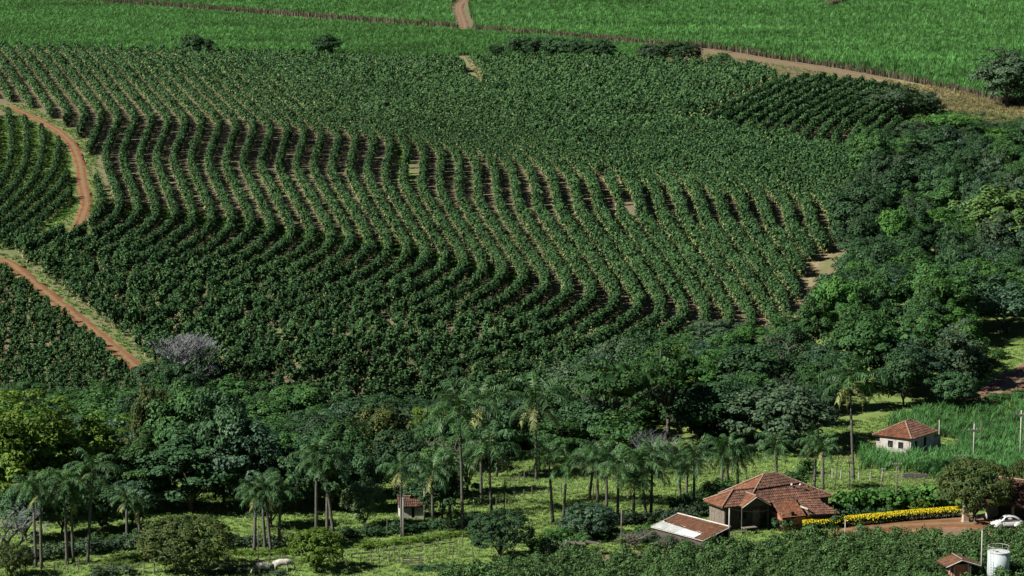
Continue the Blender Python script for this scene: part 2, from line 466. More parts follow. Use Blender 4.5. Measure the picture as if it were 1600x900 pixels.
zone[:, 2] = np.where(ok & inside([(1195, 505), (1262, 500), (1265, 540), (1190, 548)], ppx, ppy), 0.8, zone[:, 2])
me = mesh_np('ground', V, F, [M['ground']], True, {'zone': ('POINT', 'FLOAT_COLOR', zone)})
tag(obj('ground', me), kind='structure')

def mesh_z(X, D):
    """height of the ground sheet itself (bilinear in its grid)"""
    X = np.asarray(X, float); D = np.asarray(D, float)
    i = np.clip(np.searchsorted(gx, X) - 1, 0, nx - 2); j = np.clip(np.searchsorted(gd, D) - 1, 0, nd - 2)
    u = (X - gx[i]) / (gx[i + 1] - gx[i]); v = (D - gd[j]) / (gd[j + 1] - gd[j])
    return (GZ[j, i] * (1 - u) * (1 - v) + GZ[j, i + 1] * u * (1 - v) + GZ[j + 1, i] * (1 - u) * v + GZ[j + 1, i + 1] * u * v)

def ribbon(name, L, width, mat, lift=0.05, wob=0.25):
    L = np.asarray(L)[:, :2]
    t = np.gradient(L, axis=0); t /= np.linalg.norm(t, axis=1)[:, None] + 1e-9
    nrm = np.stack([t[:, 1], -t[:, 0]], -1)
    ks = np.array([-1.0, -0.8, -0.5, -0.2, 0, 0.2, 0.5, 0.8, 1.0])
    n = len(L); rows = []
    for k in ks:
        w = width / 2 * k + (RS.normal(0, wob, n) if abs(k) > 0.7 else 0)
        P = L + nrm * np.atleast_1d(w)[..., None]
        z = mesh_z(P[:, 0], P[:, 1]) + (lift if abs(k) < 0.9 else -0.05)
        rows.append(np.c_[P, z])
    V = np.stack(rows, 1).reshape(-1, 3); kk = len(ks)
    ii = (np.arange(n - 1)[:, None] * kk + np.arange(kk - 1)[None, :]).ravel()
    F = np.stack([ii, ii + 1, ii + 1 + kk, ii + kk], -1)
    ac = np.tile((ks + 1) / 2, n).astype(np.float32)
    me = mesh_np(name, V, F, [mat], True, {'across': ('POINT', 'FLOAT', ac)})
    return tag(obj(name, me), kind='structure')

ribbon('dirt_road', GRA, 2.8, M['road'], 0.05, 0.3)
ribbon('dirt_road', GRB, 3.0, M['road'], 0.05, 0.3)
CLEAR = gl([(392, 648), (430, 656), (482, 668)], 2)
ribbon('dirt_road', CLEAR, 4.0, M['road'])
ribbon('dirt_road', GT2, 3.8, M['road_dull'], 0.08)
ribbon('dirt_track', GUP, 3.4, M['road_dull'], 0.08)
ribbon('dirt_track', GUP2, 3.0, M['road_dull'], 0.08)
ribbon('footpath', GPA[: len(GPA) // 2], 2.4, M['path'])
ribbon('footpath', GPB, 1.1, M['road_dull'])
ribbon('footpath', GPC, 1.0, M['road_dull'])
ribbon('footpath', GPD, 3.6, M['path'])
ribbon('farm_yard', GYARD, 5.0, M['road'])
ribbon('ploughed_strip', GSTRIP, 7.0, M['road_dull'])

# ------------------------------------------------------------------ leaf geometry
def leaf_quads(C, Nrm, L, W, rs, tipdir=None):
    """rhombus leaves: centres C, facing Nrm, length L, width W -> (n*4,3) vertices"""
    n = len(C)
    Nrm = Nrm / (np.linalg.norm(Nrm, axis=1)[:, None] + 1e-9)
    r = rs.normal(size=(n, 3)) if tipdir is None else tipdir
    t = r - (r * Nrm).sum(1)[:, None] * Nrm
    t /= np.linalg.norm(t, axis=1)[:, None] + 1e-9
    b = np.cross(Nrm, t)
    L = np.broadcast_to(L, (n,))[:, None]; W = np.broadcast_to(W, (n,))[:, None]
    q = np.stack([C - t * L * 0.5, C + b * W * 0.5 - t * L * 0.05, C + t * L * 0.5 - Nrm * L * 0.12, C - b * W * 0.5 - t * L * 0.05], 1)
    return q.reshape(-1, 3)

def leaf_mesh(name, q, shade, mat, dry=None):
    n = len(q) // 4
    F = np.arange(n * 4).reshape(n, 4)
    at = {'shade': ('FACE', 'FLOAT', shade.astype(np.float32))}
    if dry is not None: at['dry'] = ('FACE', 'FLOAT', dry.astype(np.float32))
    return mesh_np(name, q, F, [mat], False, at)

# ------------------------------------------------------------------ scatter: one object, instances of leaf clumps on its points
def scatter_group(name, protos):
    ng = bpy.data.node_groups.new(name, 'GeometryNodeTree')
    ng.interface.new_socket('Geometry', in_out='INPUT', socket_type='NodeSocketGeometry')
    ng.interface.new_socket('Geometry', in_out='OUTPUT', socket_type='NodeSocketGeometry')
    gi = ng.nodes.new('NodeGroupInput'); go = ng.nodes.new('NodeGroupOutput')
    jn = ng.nodes.new('GeometryNodeJoinGeometry')
    for p in protos:
        o = ng.nodes.new('GeometryNodeObjectInfo'); o.inputs['Object'].default_value = p
        o.inputs['As Instance'].default_value = False
        g = ng.nodes.new('GeometryNodeGeometryToInstance')
        ng.links.new(o.outputs['Geometry'], g.inputs[0]); ng.links.new(g.outputs[0], jn.inputs[0])
    iop = ng.nodes.new('GeometryNodeInstanceOnPoints')
    iop.inputs['Pick Instance'].default_value = True
    ng.links.new(gi.outputs[0], iop.inputs['Points']); ng.links.new(jn.outputs[0], iop.inputs['Instance'])
    for an, ty, sock in (('rot', 'FLOAT_VECTOR', 'Rotation'), ('scl', 'FLOAT_VECTOR', 'Scale'), ('idx', 'INT', 'Instance Index')):
        a = ng.nodes.new('GeometryNodeInputNamedAttribute'); a.data_type = ty
        a.inputs['Name'].default_value = an
        ng.links.new(a.outputs['Attribute'], iop.inputs[sock])
    ng.links.new(iop.outputs[0], go.inputs[0])
    return ng

def scatter(name, ng, P, nproto, smin, smax, rs, zs=(0.85, 1.15), tilt=0.08, rz=None):
    P = np.asarray(P, np.float32); n = len(P)
    me = bpy.data.meshes.new(name)
    me.vertices.add(n); me.vertices.foreach_set('co', P.ravel())
    rot = np.c_[rs.normal(0, tilt, n), rs.normal(0, tilt, n), rs.uniform(0, 6.283, n) if rz is None else rz].astype(np.float32)
    s = rs.uniform(smin, smax, n)
    scl = np.c_[s, s, s * rs.uniform(zs[0], zs[1], n)].astype(np.float32)
    for an, ty, arr, key in (('rot', 'FLOAT_VECTOR', rot, 'vector'), ('scl', 'FLOAT_VECTOR', scl, 'vector'), ('idx', 'INT', rs.randint(0, nproto, n).astype(np.int32), 'value')):
        a = me.attributes.new(an, ty, 'POINT'); a.data.foreach_set(key, arr.ravel())
    o = obj(name, me)
    md = o.modifiers.new('scatter', 'NODES'); md.node_group = ng
    return o

def proto(name, me):
    return bpy.data.objects.new(name, me)      # referenced by the scatter groups only, not in the scene

# ------------------------------------------------------------------ coffee
def coffee_mesh(name, seed, mat, h=2.6, r=0.98, n=260, ll=0.30, lw=0.17, dryf=0.5):
    rs = np.random.RandomState(seed)
    nb = 26
    # short leafy sprays around an upright shrub
    bz = rs.uniform(0.12, 1.0, nb); ba = rs.uniform(0, 6.283, nb)
    prof = np.sin(np.clip(bz, 0.06, 0.97) * math.pi) ** 0.5 * 0.80 + 0.2 * (1 - bz)
    br = r * prof * rs.uniform(0.72, 1.08, nb)
    bc = np.c_[br * np.cos(ba) * 0.8, br * np.sin(ba) * 0.8, bz * h * 0.93]
    k = rs.randint(0, nb, n)
    d = rs.normal(size=(n, 3)); d /= np.linalg.norm(d, axis=1)[:, None]
    C = bc[k] + d * np.array([0.36, 0.36, 0.26]) * (rs.uniform(0.35, 1, n) ** 0.5)[:, None] * (r / 0.98)
    C[:, 2] = np.clip(C[:, 2], 0.12, None)
    out = np.c_[C[:, 0], C[:, 1], np.zeros(n)] / r
    nr = d * 0.6 + out * 0.7 + np.array([0, 0, 0.65]) + rs.normal(0, 0.28, (n, 3))
    q = leaf_quads(C, nr, ll * rs.uniform(0.7, 1.25, n), lw * rs.uniform(0.8, 1.2, n), rs)
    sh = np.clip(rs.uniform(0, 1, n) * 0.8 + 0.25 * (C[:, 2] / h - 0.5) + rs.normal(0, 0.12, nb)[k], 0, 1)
    dr = (rs.uniform(0, 1, n) < dryf * np.clip(1.0 - C[:, 2] / (h * 0.75), 0, 1)) * rs.uniform(0.35, 0.9, n)
    return leaf_mesh(name, q, sh, mat, dr)

def leaf_tris(C, Nrm, L, W, rs):
    n = len(C)
    Nrm = Nrm / (np.linalg.norm(Nrm, axis=1)[:, None] + 1e-9)
    r = rs.normal(size=(n, 3)); r[:, 2] -= 0.4
    t = r - (r * Nrm).sum(1)[:, None] * Nrm
    t /= np.linalg.norm(t, axis=1)[:, None] + 1e-9
    b = np.cross(Nrm, t)
    L = np.broadcast_to(L, (n,))[:, None]; W = np.broadcast_to(W, (n,))[:, None]
    return np.stack([C + t * L * 0.6, C - t * L * 0.35 + b * W * 0.5, C - t * L * 0.35 - b * W * 0.5], 1)

def coffee_tris(seed, n, ll, lw, h=2.6, r=0.98, dryf=0.75):
    """one coffee shrub as leaf triangles -> (n,3,3), shade, dry"""
    rs = np.random.RandomState(seed)
    nb = 18
    bz = (np.arange(nb) + 0.5) / nb * 0.9 + 0.08; ba = rs.uniform(0, 6.283) + np.arange(nb) * 2.4
    prof = np.sin(np.clip(bz, 0.06, 0.97) * math.pi) ** 0.5 * 0.80 + 0.2 * (1 - bz)
    br = r * prof * rs.uniform(0.75, 1.05, nb)
    bc = np.c_[br * np.cos(ba) * 0.8, br * np.sin(ba) * 0.8, bz * h * 0.93]
    k = np.arange(n) % nb
    d = rs.normal(size=(n, 3)); d /= np.linalg.norm(d, axis=1)[:, None]
    C = bc[k] + d * np.array([0.33, 0.33, 0.24]) * (rs.uniform(0.35, 1, n) ** 0.5)[:, None]
    C[:, 2] = np.clip(C[:, 2], 0.15, None)
    out = np.c_[C[:, 0], C[:, 1], np.zeros(n)] / r
    nr = d * 0.5 + out * 0.7 + np.array([0, 0, 0.7]) + rs.normal(0, 0.25, (n, 3))
    T = leaf_tris(C, nr, ll * rs.uniform(0.75, 1.25, n), lw * rs.uniform(0.8, 1.2, n), rs)
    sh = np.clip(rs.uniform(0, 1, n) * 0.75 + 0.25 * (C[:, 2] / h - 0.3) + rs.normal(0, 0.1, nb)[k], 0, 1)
    dr = (rs.uniform(0, 1, n) < dryf * np.clip(1.35 - C[:, 2] / (h * 0.42), 0, 1)) * rs.uniform(0.4, 0.95, n)
    # big dark inner leaf masses, added to block sun leaking through the shrub
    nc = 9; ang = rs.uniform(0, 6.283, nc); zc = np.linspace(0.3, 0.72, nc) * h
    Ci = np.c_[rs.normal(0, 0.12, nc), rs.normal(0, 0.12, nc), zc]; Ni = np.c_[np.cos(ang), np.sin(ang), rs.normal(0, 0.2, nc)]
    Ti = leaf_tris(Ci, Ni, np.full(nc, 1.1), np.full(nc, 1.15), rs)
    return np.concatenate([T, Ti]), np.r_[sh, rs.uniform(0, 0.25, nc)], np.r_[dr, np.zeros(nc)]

NCP = 8
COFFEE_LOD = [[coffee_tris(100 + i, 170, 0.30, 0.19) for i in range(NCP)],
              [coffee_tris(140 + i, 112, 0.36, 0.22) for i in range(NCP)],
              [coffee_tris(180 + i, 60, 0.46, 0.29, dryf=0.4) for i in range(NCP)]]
COFFEE_TRIS = 0
def coffee_row_object(name, P3, S, rs):
    """all shrubs of one row as one mesh of leaf triangles"""
    global COFFEE_TRIS
    n = len(P3); D = P3[:, 1]
    lod = np.where(D < 500, 0, np.where(D < 640, 1, 2)); idx = rs.randint(0, NCP, n); ang = rs.uniform(0, 6.283, n)
    zs = S * rs.uniform(0.96, 1.22, n); tone = rs.normal(0, 0.14, n)
    VV = []; SH = []; DR = []
    for l in range(3):
        for i in range(NCP):
            k = np.where((lod == l) & (idx == i))[0]
            if not len(k): continue
            T, sh, dr = COFFEE_LOD[l][i]
            ca, sa = np.cos(ang[k])[:, None, None], np.sin(ang[k])[:, None, None]
            x = (T[None, ..., 0] * ca - T[None, ..., 1] * sa) * S[k][:, None, None] + P3[k, 0][:, None, None]
            y = (T[None, ..., 0] * sa + T[None, ..., 1] * ca) * S[k][:, None, None] + P3[k, 1][:, None, None]
            z = T[None, ..., 2] * zs[k][:, None, None] + P3[k, 2][:, None, None]
            VV.append(np.stack([x, y, z], -1).reshape(-1, 3))
            SH.append(np.clip(sh[None, :] + tone[k][:, None], 0, 1).ravel()); DR.append(np.broadcast_to(dr[None, :], (len(k), len(dr))).ravel())
    V = np.concatenate(VV); org = np.array([V[:, 0].mean(), V[:, 1].mean(), V[:, 2].min()])
    COFFEE_TRIS += len(V) // 3
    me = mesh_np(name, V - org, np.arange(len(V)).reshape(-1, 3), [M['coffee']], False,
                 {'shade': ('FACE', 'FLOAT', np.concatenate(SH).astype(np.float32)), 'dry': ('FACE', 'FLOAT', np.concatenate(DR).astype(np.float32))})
    return obj(name, me, loc=org)

def kink(tab):
    xs = [p[0] for p in tab]; ys = [p[1] for p in tab]
    return lambda x: np.interp(x, xs, ys)
KA = kink([(0, 178), (150, 187), (400, 204), (600, 226), (700, 244), (800, 262), (950, 284), (1100, 300), (1300, 320), (1600, 330)])
KB = kink([(0, 240), (150, 250), (300, 260), (450, 268), (560, 281), (640, 298), (720, 318), (800, 334), (950, 342), (1100, 354), (1300, 374), (1600, 390)])
KC = kink([(0, 318), (150, 331), (300, 348), (420, 366), (560, 388), (660, 406), (720, 420), (800, 438), (870, 458), (1000, 486), (1150, 508), (1300, 526), (1600, 540)])
def sm(t): t = np.clip(t, 0, 1); return t * t * (3 - 2 * t)
def slope_main(x, y):
    """how a coffee row drifts sideways per pixel of descent, along the hillside"""
    a, b, c = KA(x), KB(x), KC(x)
    top = 0.95 + 0.0011 * (x - 300) + 0.004 * np.clip(a - 40 - y, 0, 60)
    ab = np.interp(x, [150, 450, 600, 720, 820], [-0.42, -0.34, -0.2, -0.02, 0.16])
    bc = np.interp(x, [100, 300, 500, 800, 1300], [0.28, 0.42, 0.56, 0.64, 0.75])
    low = np.interp(y - c, [0, 18, 45, 80, 120, 170], [-0.4, -0.9, -1.3, -2.0, -2.7, -3.0])
    wA = np.interp(x, [600, 900], [17, 46]); wB = 17; wC = 24
    v = top + (ab - top) * sm((y - a + wA) / (2 * wA))
    v = v + (bc - v) * sm((y - b + wB) / (2 * wB))
    v = v + (low - v) * sm((y - c + wC) / (2 * wC))
    return v

def trace(x0, y0, f, ymin, ymax, dy=1.0):
    up = [(x0, y0)]
    x, y = x0, y0
    while y > ymin:
        x -= f(x, y - dy / 2) * dy; y -= dy; up.append((x, y))
    dn = []
    x, y = x0, y0
    while y < ymax:
        x += f(x, y + dy / 2) * dy; y += dy; dn.append((x, y))
    return np.array(up[::-1] + dn)

def resample(P, step, rs):
    d = np.r_[0, np.cumsum(np.hypot(*(np.diff(P[:, :2], axis=0).T)))]
    t = np.arange(0, d[-1], step); t = t + rs.uniform(-0.25, 0.25, len(t)) * step
    return np.stack([np.interp(t, d, P[:, 0]), np.interp(t, d, P[:, 1])], -1)

ONES = ['', 'first', 'second', 'third', 'fourth', 'fifth', 'sixth', 'seventh', 'eighth', 'ninth', 'tenth', 'eleventh', 'twelfth', 'thirteenth', 'fourteenth', 'fifteenth', 'sixteenth', 'seventeenth', 'eighteenth', 'nineteenth']
TENS = ['', '', 'twenty', 'thirty', 'forty', 'fifty', 'sixty', 'seventy', 'eighty', 'ninety']
TTH = ['', '', 'twentieth', 'thirtieth', 'fortieth', 'fiftieth', 'sixtieth', 'seventieth', 'eightieth', 'ninetieth']
def ordinal(n):
    if n >= 100: return 'hundred and ' + ordinal(n - 100) if n > 100 else 'hundredth'
    if n < 20: return ONES[n]
    return TTH[n // 10] if n % 10 == 0 else TENS[n // 10] + '-' + ONES[n % 10]

ROWN = 0
def coffee_rows(curves, poly, label, group, step=1.05, smin=0.82, smax=1.12, avoid=(), jit=0.16, minpts=4, grow=False, notin=None):
    cnt = 0
    for P in curves:
        rs = np.random.RandomState(1000 + cnt * 7 + int(step * 100))
        keep = inside(poly, P[:, 0], P[:, 1])
        if notin is not None: keep &= ~inside(notin, P[:, 0], P[:, 1])
        # split into runs of the curve inside the block
        g = ground_at(P[:, 0], P[:, 1])
        pts = []
        i = 0
        while i < len(P):
            if not keep[i]: i += 1; continue
            j = i
            while j < len(P) and keep[j]: j += 1
            if j - i > 2: pts.append(resample(g[i:j], step, rs))
            i = j
        if not pts: continue
        Q = np.concatenate(pts)
        Q = Q + rs.normal(0, jit, Q.shape)
        for L, w in avoid:
            if len(Q): Q = Q[dist_line(Q, L) > w]
        low = np.zeros(len(Q))
        if grow and len(Q):       # towards the foot of the hill the hedges break up into single shrubs
            lx_, ly_ = project(np.c_[Q, mesh_z(Q[:, 0], Q[:, 1])]); low = sm((ly_ - KC(lx_) - 30) / 60)
        kp = rs.uniform(0, 1, len(Q)) > 0.02 + 0.22 * low
        Q = Q[kp] + rs.normal(0, 0.3, (int(kp.sum()), 2)) * low[kp][:, None]; low = low[kp]
        if grow and len(Q):
            tx_, ty_ = project(np.c_[Q, mesh_z(Q[:, 0], Q[:, 1])]); kq = ~inside([(626, 240), (632, 240), (637, 275), (631, 275)], tx_, ty_); Q = Q[kq]; low = low[kq]
        if len(Q) < minpts: continue
        P3 = np.c_[Q, mesh_z(Q[:, 0], Q[:, 1]) - 0.05]
        cnt += 1
        S = rs.uniform(smin, smax, len(P3))
        if grow:      # the rows close up towards the top and the right side of the field
            gx_, gy_ = project(P3)
            S = S * (1 + low * rs.uniform(-0.12, 0.42, len(S)))
            S = S * (1 + 0.29 * sm((gx_ - 760) / 220) * sm((520 - gy_) / 90) + 0.18 * sm((150 - gy_) / 40) * (1 - sm((gx_ - 780) / 200)))
        o = coffee_row_object('coffee_row', P3, S, rs)
        tag(o, label % ordinal(cnt), 'coffee row', group)
    return cnt

avoid_main = [(GRA, 2.7), (GRB, 3.2), (GPA[:len(GPA)//2], 2.4), (GPB, 0.35), (CLEAR, 3.5), (GPD, 3.2)]
# seeds along a line across the slope, one row every 3.8 metres
seedx = np.arange(-420, 1720, 1.0)
seedy = KB(seedx)
sg = ground_at(seedx, seedy)
dd = np.r_[0, np.cumsum(np.abs(np.diff(sg[:, 0])))]
sx = np.interp(np.arange(0, dd[-1], 4.05), dd, seedx)
curves = [trace(x, float(KB(x)), slope_main, 60, 680) for x in sx]
n_rows = coffee_rows(curves, FIELD, '%s coffee hedgerow across the main hillside field, counted from its left side', 'coffee hedgerows of the main hillside field', avoid=avoid_main, notin=FIELD_NE, step=0.95, smin=0.9, smax=1.15, grow=True)
def slope_ne(x, y):
    return np.interp(y, [110, 170, 200, 225, 250], [-2.3, -1.9, -1.3, -0.35, 0.1])
curves = [trace(x, 218, slope_ne, 105, 250, 0.5) for x in np.arange(1085, 1660, 25)]
n_ne = coffee_rows(curves, FIELD_NE, '%s slanting coffee row of the upper right corner block, counted from its left', 'slanting coffee rows of the upper right block', smin=0.9, smax=1.2, avoid=[(GPD, 3)])
def slope_w(x, y):
    return np.interp(y, [180, 215, 260, 300, 340, 390], [0.25, 0.1, -0.2, -0.75, -1.2, -1.5])
curves = [trace(x, 290, slope_w, 175, 400) for x in np.arange(-140, 130, 24)]
n_w = coffee_rows(curves, FIELD_W, '%s coffee row of the grassy block left of the red road, counted from the left', 'coffee rows left of the red road', step=1.25, smin=0.75, smax=1.0, avoid=[(GRA, 3.0)])
curves = [np.stack([np.linspace(-60, 260, 200), y - 0.10 * np.linspace(-60, 260, 200) + 4 * np.sin(np.linspace(-60, 260, 200) / 60)], -1) for y in np.arange(412, 700, 9.0)]
n_sw = coffee_rows(curves, FIELD_SW, '%s coffee row from the top of the lower left block under the road', 'coffee rows of the lower left block', step=1.3, smin=0.8, smax=1.1, avoid=[(GRB, 2.6)], jit=0.3)

# foreground plot: each shrub on its own, the farther ones as one planting
near_meshes = [coffee_mesh('near coffee shrub', 300 + i, M['coffee_near'], 1.9, 1.12, 460, 0.26, 0.15, 0.12) for i in range(5)]
rs = np.random.RandomState(5)
u, v = np.meshgrid(np.arange(-14, 80, 1.2), np.arange(252, 310, 1.9))
P = np.stack([u.ravel() + rs.normal(0, 0.28, u.size), v.ravel() + 0.25 * u.ravel() * 0.2 + rs.normal(0, 0.25, u.size)], -1)
P3 = np.c_[P, mesh_z(P[:, 0], P[:, 1])]
qx, qy = project(P3)
hutg = ground_at([1495, 1559], [906, 914])
k = inside(FIELD_S, qx, qy) & (np.hypot(P3[:, 0] - hutg[0, 0], P3[:, 1] - hutg[0, 1] + 1.0) > 2.6) & (np.hypot(P3[:, 0] - hutg[1, 0], P3[:, 1] - hutg[1, 1]) > 1.7) & (dist_line(P3, GYARD) > 3.4) & (qx < 1625) & (qy < 925)
P3 = P3[k]; qx = qx[k]; qy = qy[k]
o_ = np.argsort(-qy + 0.0 * qx)
order = np.argsort(np.abs(qy - 882))
first = set(order[:300].tolist())
for n_, i in enumerate(sorted(first)):
    o = bpy.data.objects.new('coffee_bush', near_meshes[n_ % 5]); link(o)
    o.location = P3[i]; o.rotation_euler = (0, 0, rs.uniform(0, 6.28)); s = rs.uniform(0.8, 1.2); o.scale = (s, s, s * rs.uniform(0.85, 1.1))
    tag(o, 'leafy dark green coffee bush in the foreground plot in front of the houses', 'coffee bush', 'coffee bushes of the foreground plot')
rest = [i for i in range(len(P3)) if i not in first]
NG_NEAR = scatter_group('near coffee shrubs', [proto('near_coffee_source', me) for me in near_meshes])
if rest:
    o = scatter('coffee_planting', NG_NEAR, P3[rest], 5, 0.8, 1.2, rs)
    tag(o, 'coffee bushes along the margins of the foreground plot', 'coffee bushes', kind='stuff')
print('coffee tris', COFFEE_TRIS); print('coffee rows', n_rows, n_ne, n_w, n_sw, 'foreground bushes', len(P3))

# ------------------------------------------------------------------ sugar cane and grass
def blade_clump(name, seed, mat, nb, h, spread, width, droop, drylow=0.5, segs=3):
    rs = np.random.RandomState(seed)
    V = []; F = []; sh = []; dr = []
    for i in range(nb):
        a = rs.uniform(0, 6.283); b0 = rs.uniform(0, spread); hh = h * rs.uniform(0.65, 1.1)
        base = np.array([b0 * math.cos(rs.uniform(0, 6.28)), b0 * math.sin(rs.uniform(0, 6.28)), 0])
        d = np.array([math.cos(a), math.sin(a), 0]); side = np.array([-d[1], d[0], 0])
        w = width * rs.uniform(0.7, 1.2); s0 = rs.uniform(0.1, 0.95); n0 = len(V)
        for j in range(segs + 1):
            t = j / segs
            p = base + d * hh * droop * t * t * rs.uniform(0.8, 1.2) + np.array([0, 0, hh * (t - 0.42 * droop * t ** 3)])
            ww = w * (1 - 0.85 * t ** 1.5)
            V += [p - side * ww, p + side * ww]
        for j in range(segs):
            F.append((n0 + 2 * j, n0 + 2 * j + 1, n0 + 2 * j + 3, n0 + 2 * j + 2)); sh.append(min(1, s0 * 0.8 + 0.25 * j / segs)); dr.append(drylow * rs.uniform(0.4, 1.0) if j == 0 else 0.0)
    return mesh_np(name, V, F, [mat], False, {'shade': ('FACE', 'FLOAT', np.array(sh, np.float32)), 'dry': ('FACE', 'FLOAT', np.array(dr, np.float32))})

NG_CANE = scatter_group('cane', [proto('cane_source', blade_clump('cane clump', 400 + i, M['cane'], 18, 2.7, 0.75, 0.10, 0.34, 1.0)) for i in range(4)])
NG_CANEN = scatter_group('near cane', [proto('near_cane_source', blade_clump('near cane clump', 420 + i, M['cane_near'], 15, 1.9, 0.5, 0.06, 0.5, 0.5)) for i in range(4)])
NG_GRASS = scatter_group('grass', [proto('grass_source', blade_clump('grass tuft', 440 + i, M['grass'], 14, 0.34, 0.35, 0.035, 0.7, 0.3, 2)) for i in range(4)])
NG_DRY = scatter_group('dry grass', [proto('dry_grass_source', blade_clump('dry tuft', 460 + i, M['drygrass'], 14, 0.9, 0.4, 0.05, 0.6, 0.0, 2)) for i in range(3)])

def area_points(poly, dens, rs, avoid=()):
    poly = np.array(poly, float)
    g = ground_at(poly[:, 0], np.clip(poly[:, 1], -24, 985))
    x0, x1 = g[:, 0].min(), g[:, 0].max(); d0, d1 = g[:, 1].min(), g[:, 1].max()
    n = int((x1 - x0) * (d1 - d0) * dens)
    P = np.c_[rs.uniform(x0, x1, n), rs.uniform(d0, d1, n)]
    P = np.c_[P, mesh_z(P[:, 0], P[:, 1])]
    qx, qy = project(P)
    k = inside(poly, qx, qy)
    P = P[k]
    for L, w in avoid: P = P[dist_line(P, L) > w]
    return P

rs = np.random.RandomState(11)
CANE_LOW = [(-420, 70)] + [(-420, -22)] + T1[1:] + [(1020, 92), (1000, 96), (770, 92), (722, 96), (500, 89), (300, 83)]
P = area_points(CANE_LOW, 0.62, rs, [(GT1, 6.0), (GPA, 2.0)])
tag(scatter('sugar_cane', NG_CANE, P, 4, 0.55, 0.8, rs), 'bright green sugar cane field bordering the top of the coffee hill', 'sugar cane', kind='stuff')
CANE_UP = [(-60, -24), (1950, -24), (1950, 230), (1660, 184)] + [(1545, 160)] + [(x, y - 1) for x, y in T2[::-1]] + [(1060, 72)] + [p for p in T1[::-1] if p[0] < 1050 and p[0] > -60]
P = area_points(CANE_UP, 0.42, rs, [(GT1, 2.0), (GT2, 4.5), (GT3, 4.0), (GUP, 4.0), (GUP2, 2.6)])
tag(scatter('sugar_cane', NG_CANE, P, 4, 0.85, 1.2, rs), 'wide green sugar cane field along the top of the picture', 'sugar cane', kind='stuff')
P = area_points(CANE_NEAR, 1.5, rs, [(GSTRIP, 4.0)])
hp = ground_at([1432], [708])[0]
P = P[np.hypot(P[:, 0] - hp[0], (P[:, 1] - hp[1] - 1.5)) > 4.2]
tag(scatter('cane_patch', NG_CANEN, P, 4, 0.7, 1.1, rs), 'young green cane growing around the small abandoned house', 'cane', kind='stuff')
P = area_points(PASTURE, 3.4, rs, [(GYARD, 3.2), (GSTRIP, 3.6)])
qx, qy = project(P)
P = P[~inside(CANE_NEAR, qx, qy) & (qx > -60) & (qx < 1660)]
tag(scatter('pasture_grass', NG_GRASS, P, 4, 0.6, 1.3, rs), 'short yellow green pasture grass around palms and fences', 'grass', kind='stuff')
DRYZ = [[(1440, 158), (1545, 158), (1645, 182), (1645, 214), (1545, 216), (1450, 206)], [(1380, 126), (1545, 150), (1560, 172), (1480, 166), (1400, 142)], [(1335, 245), (1385, 262), (1385, 282), (1330, 262)], [(1195, 510), (1262, 500), (1290, 470), (1345, 390), (1352, 402), (1300, 470), (1265, 540), (1190, 552)]]
P = np.concatenate([area_points(z, 0.8, rs, [(GPD, 1.6)]) for z in DRYZ])
tag(scatter('dry_grass', NG_DRY, P, 3, 0.8, 1.5, rs), 'straw coloured dry grass along the field edge beside the wood', 'dry grass', kind='stuff')
P = np.concatenate([area_points(FIELD_W, 1.4, rs, [(GRA, 2.2)])])
P_WEEDCOVER = P

NG_WEED = scatter_group('weeds', [proto('weed_source', blade_clump('weed tuft', 480 + i, M['weeds'], 14, 0.42, 0.4, 0.045, 0.7, 0.35, 2)) for i in range(3)])
NG_STALK = scatter_group('cane stalks', [proto('stalk_source', blade_clump('cane stalks', 500 + i, M['stalks'], 16, 2.3, 0.5, 0.09, 0.12, 0.0, 2)) for i in range(3)])
def near_points(L, dens, lo, hi, rs):
    L = np.asarray(L); x0, x1 = L[:, 0].min() - hi, L[:, 0].max() + hi; d0, d1 = L[:, 1].min() - hi, L[:, 1].max() + hi
    n = int((x1 - x0) * (d1 - d0) * dens); P = np.c_[rs.uniform(x0, x1, n), rs.uniform(d0, d1, n)]
    d = dist_line(P, L); P = P[(d > lo) & (d < hi)]
    return np.c_[P, mesh_z(P[:, 0], P[:, 1])]
P = np.concatenate([near_points(GRA, 1.4, 1.5, 4.5, rs), near_points(GRB, 1.4, 1.5, 4.5, rs), near_points(GPA[:len(GPA) // 2], 0.8, 0.9, 3.0, rs)])
tag(scatter('verge_weeds', NG_WEED, P, 3, 0.5, 1.3, rs), 'green weeds along the verges of the red roads', 'weeds', kind='stuff')
xs_ = rs.uniform(140, 830, 5200); ys_ = KC(xs_) + rs.normal(-6, 7, 5200)
P = ground_at(xs_, ys_); P[:, 2] = mesh_z(P[:, 0], P[:, 1])
P3_ = area_points([(1000, 90), (1085, 82), (1200, 99), (1395, 132), (1450, 150), (1450, 160), (1395, 148), (1320, 133), (1200, 118), (1090, 112), (1000, 108)], 0.9, rs, [(GT2, 2.4)])
P2 = area_points([(622, 232), (634, 232), (641, 285), (628, 285)], 2.0, rs)
tag(scatter('row_weeds', NG_WEED, np.concatenate([P, P2]), 3, 0.6, 1.3, rs), 'bright green weeds growing between the hedgerows where they bend', 'weeds', kind='stuff')
tag(scatter('dry_verge', NG_DRY, P3_, 3, 0.35, 0.9, rs), 'dry straw and weeds between the far red road and the coffee', 'dry grass', kind='stuff')
def edge_line(L, off, step, rs):
    L = np.asarray(L)[:, :2]; t = np.gradient(L, axis=0); t /= np.linalg.norm(t, axis=1)[:, None] + 1e-9
    nrm = np.stack([-t[:, 1], t[:, 0]], -1); nrm *= np.sign(nrm[:, 1:2] + 1e-9)
    Q = resample(L + nrm * off, step, rs); Q = Q + rs.normal(0, 0.25, Q.shape)
    return np.c_[Q, mesh_z(Q[:, 0], Q[:, 1])]
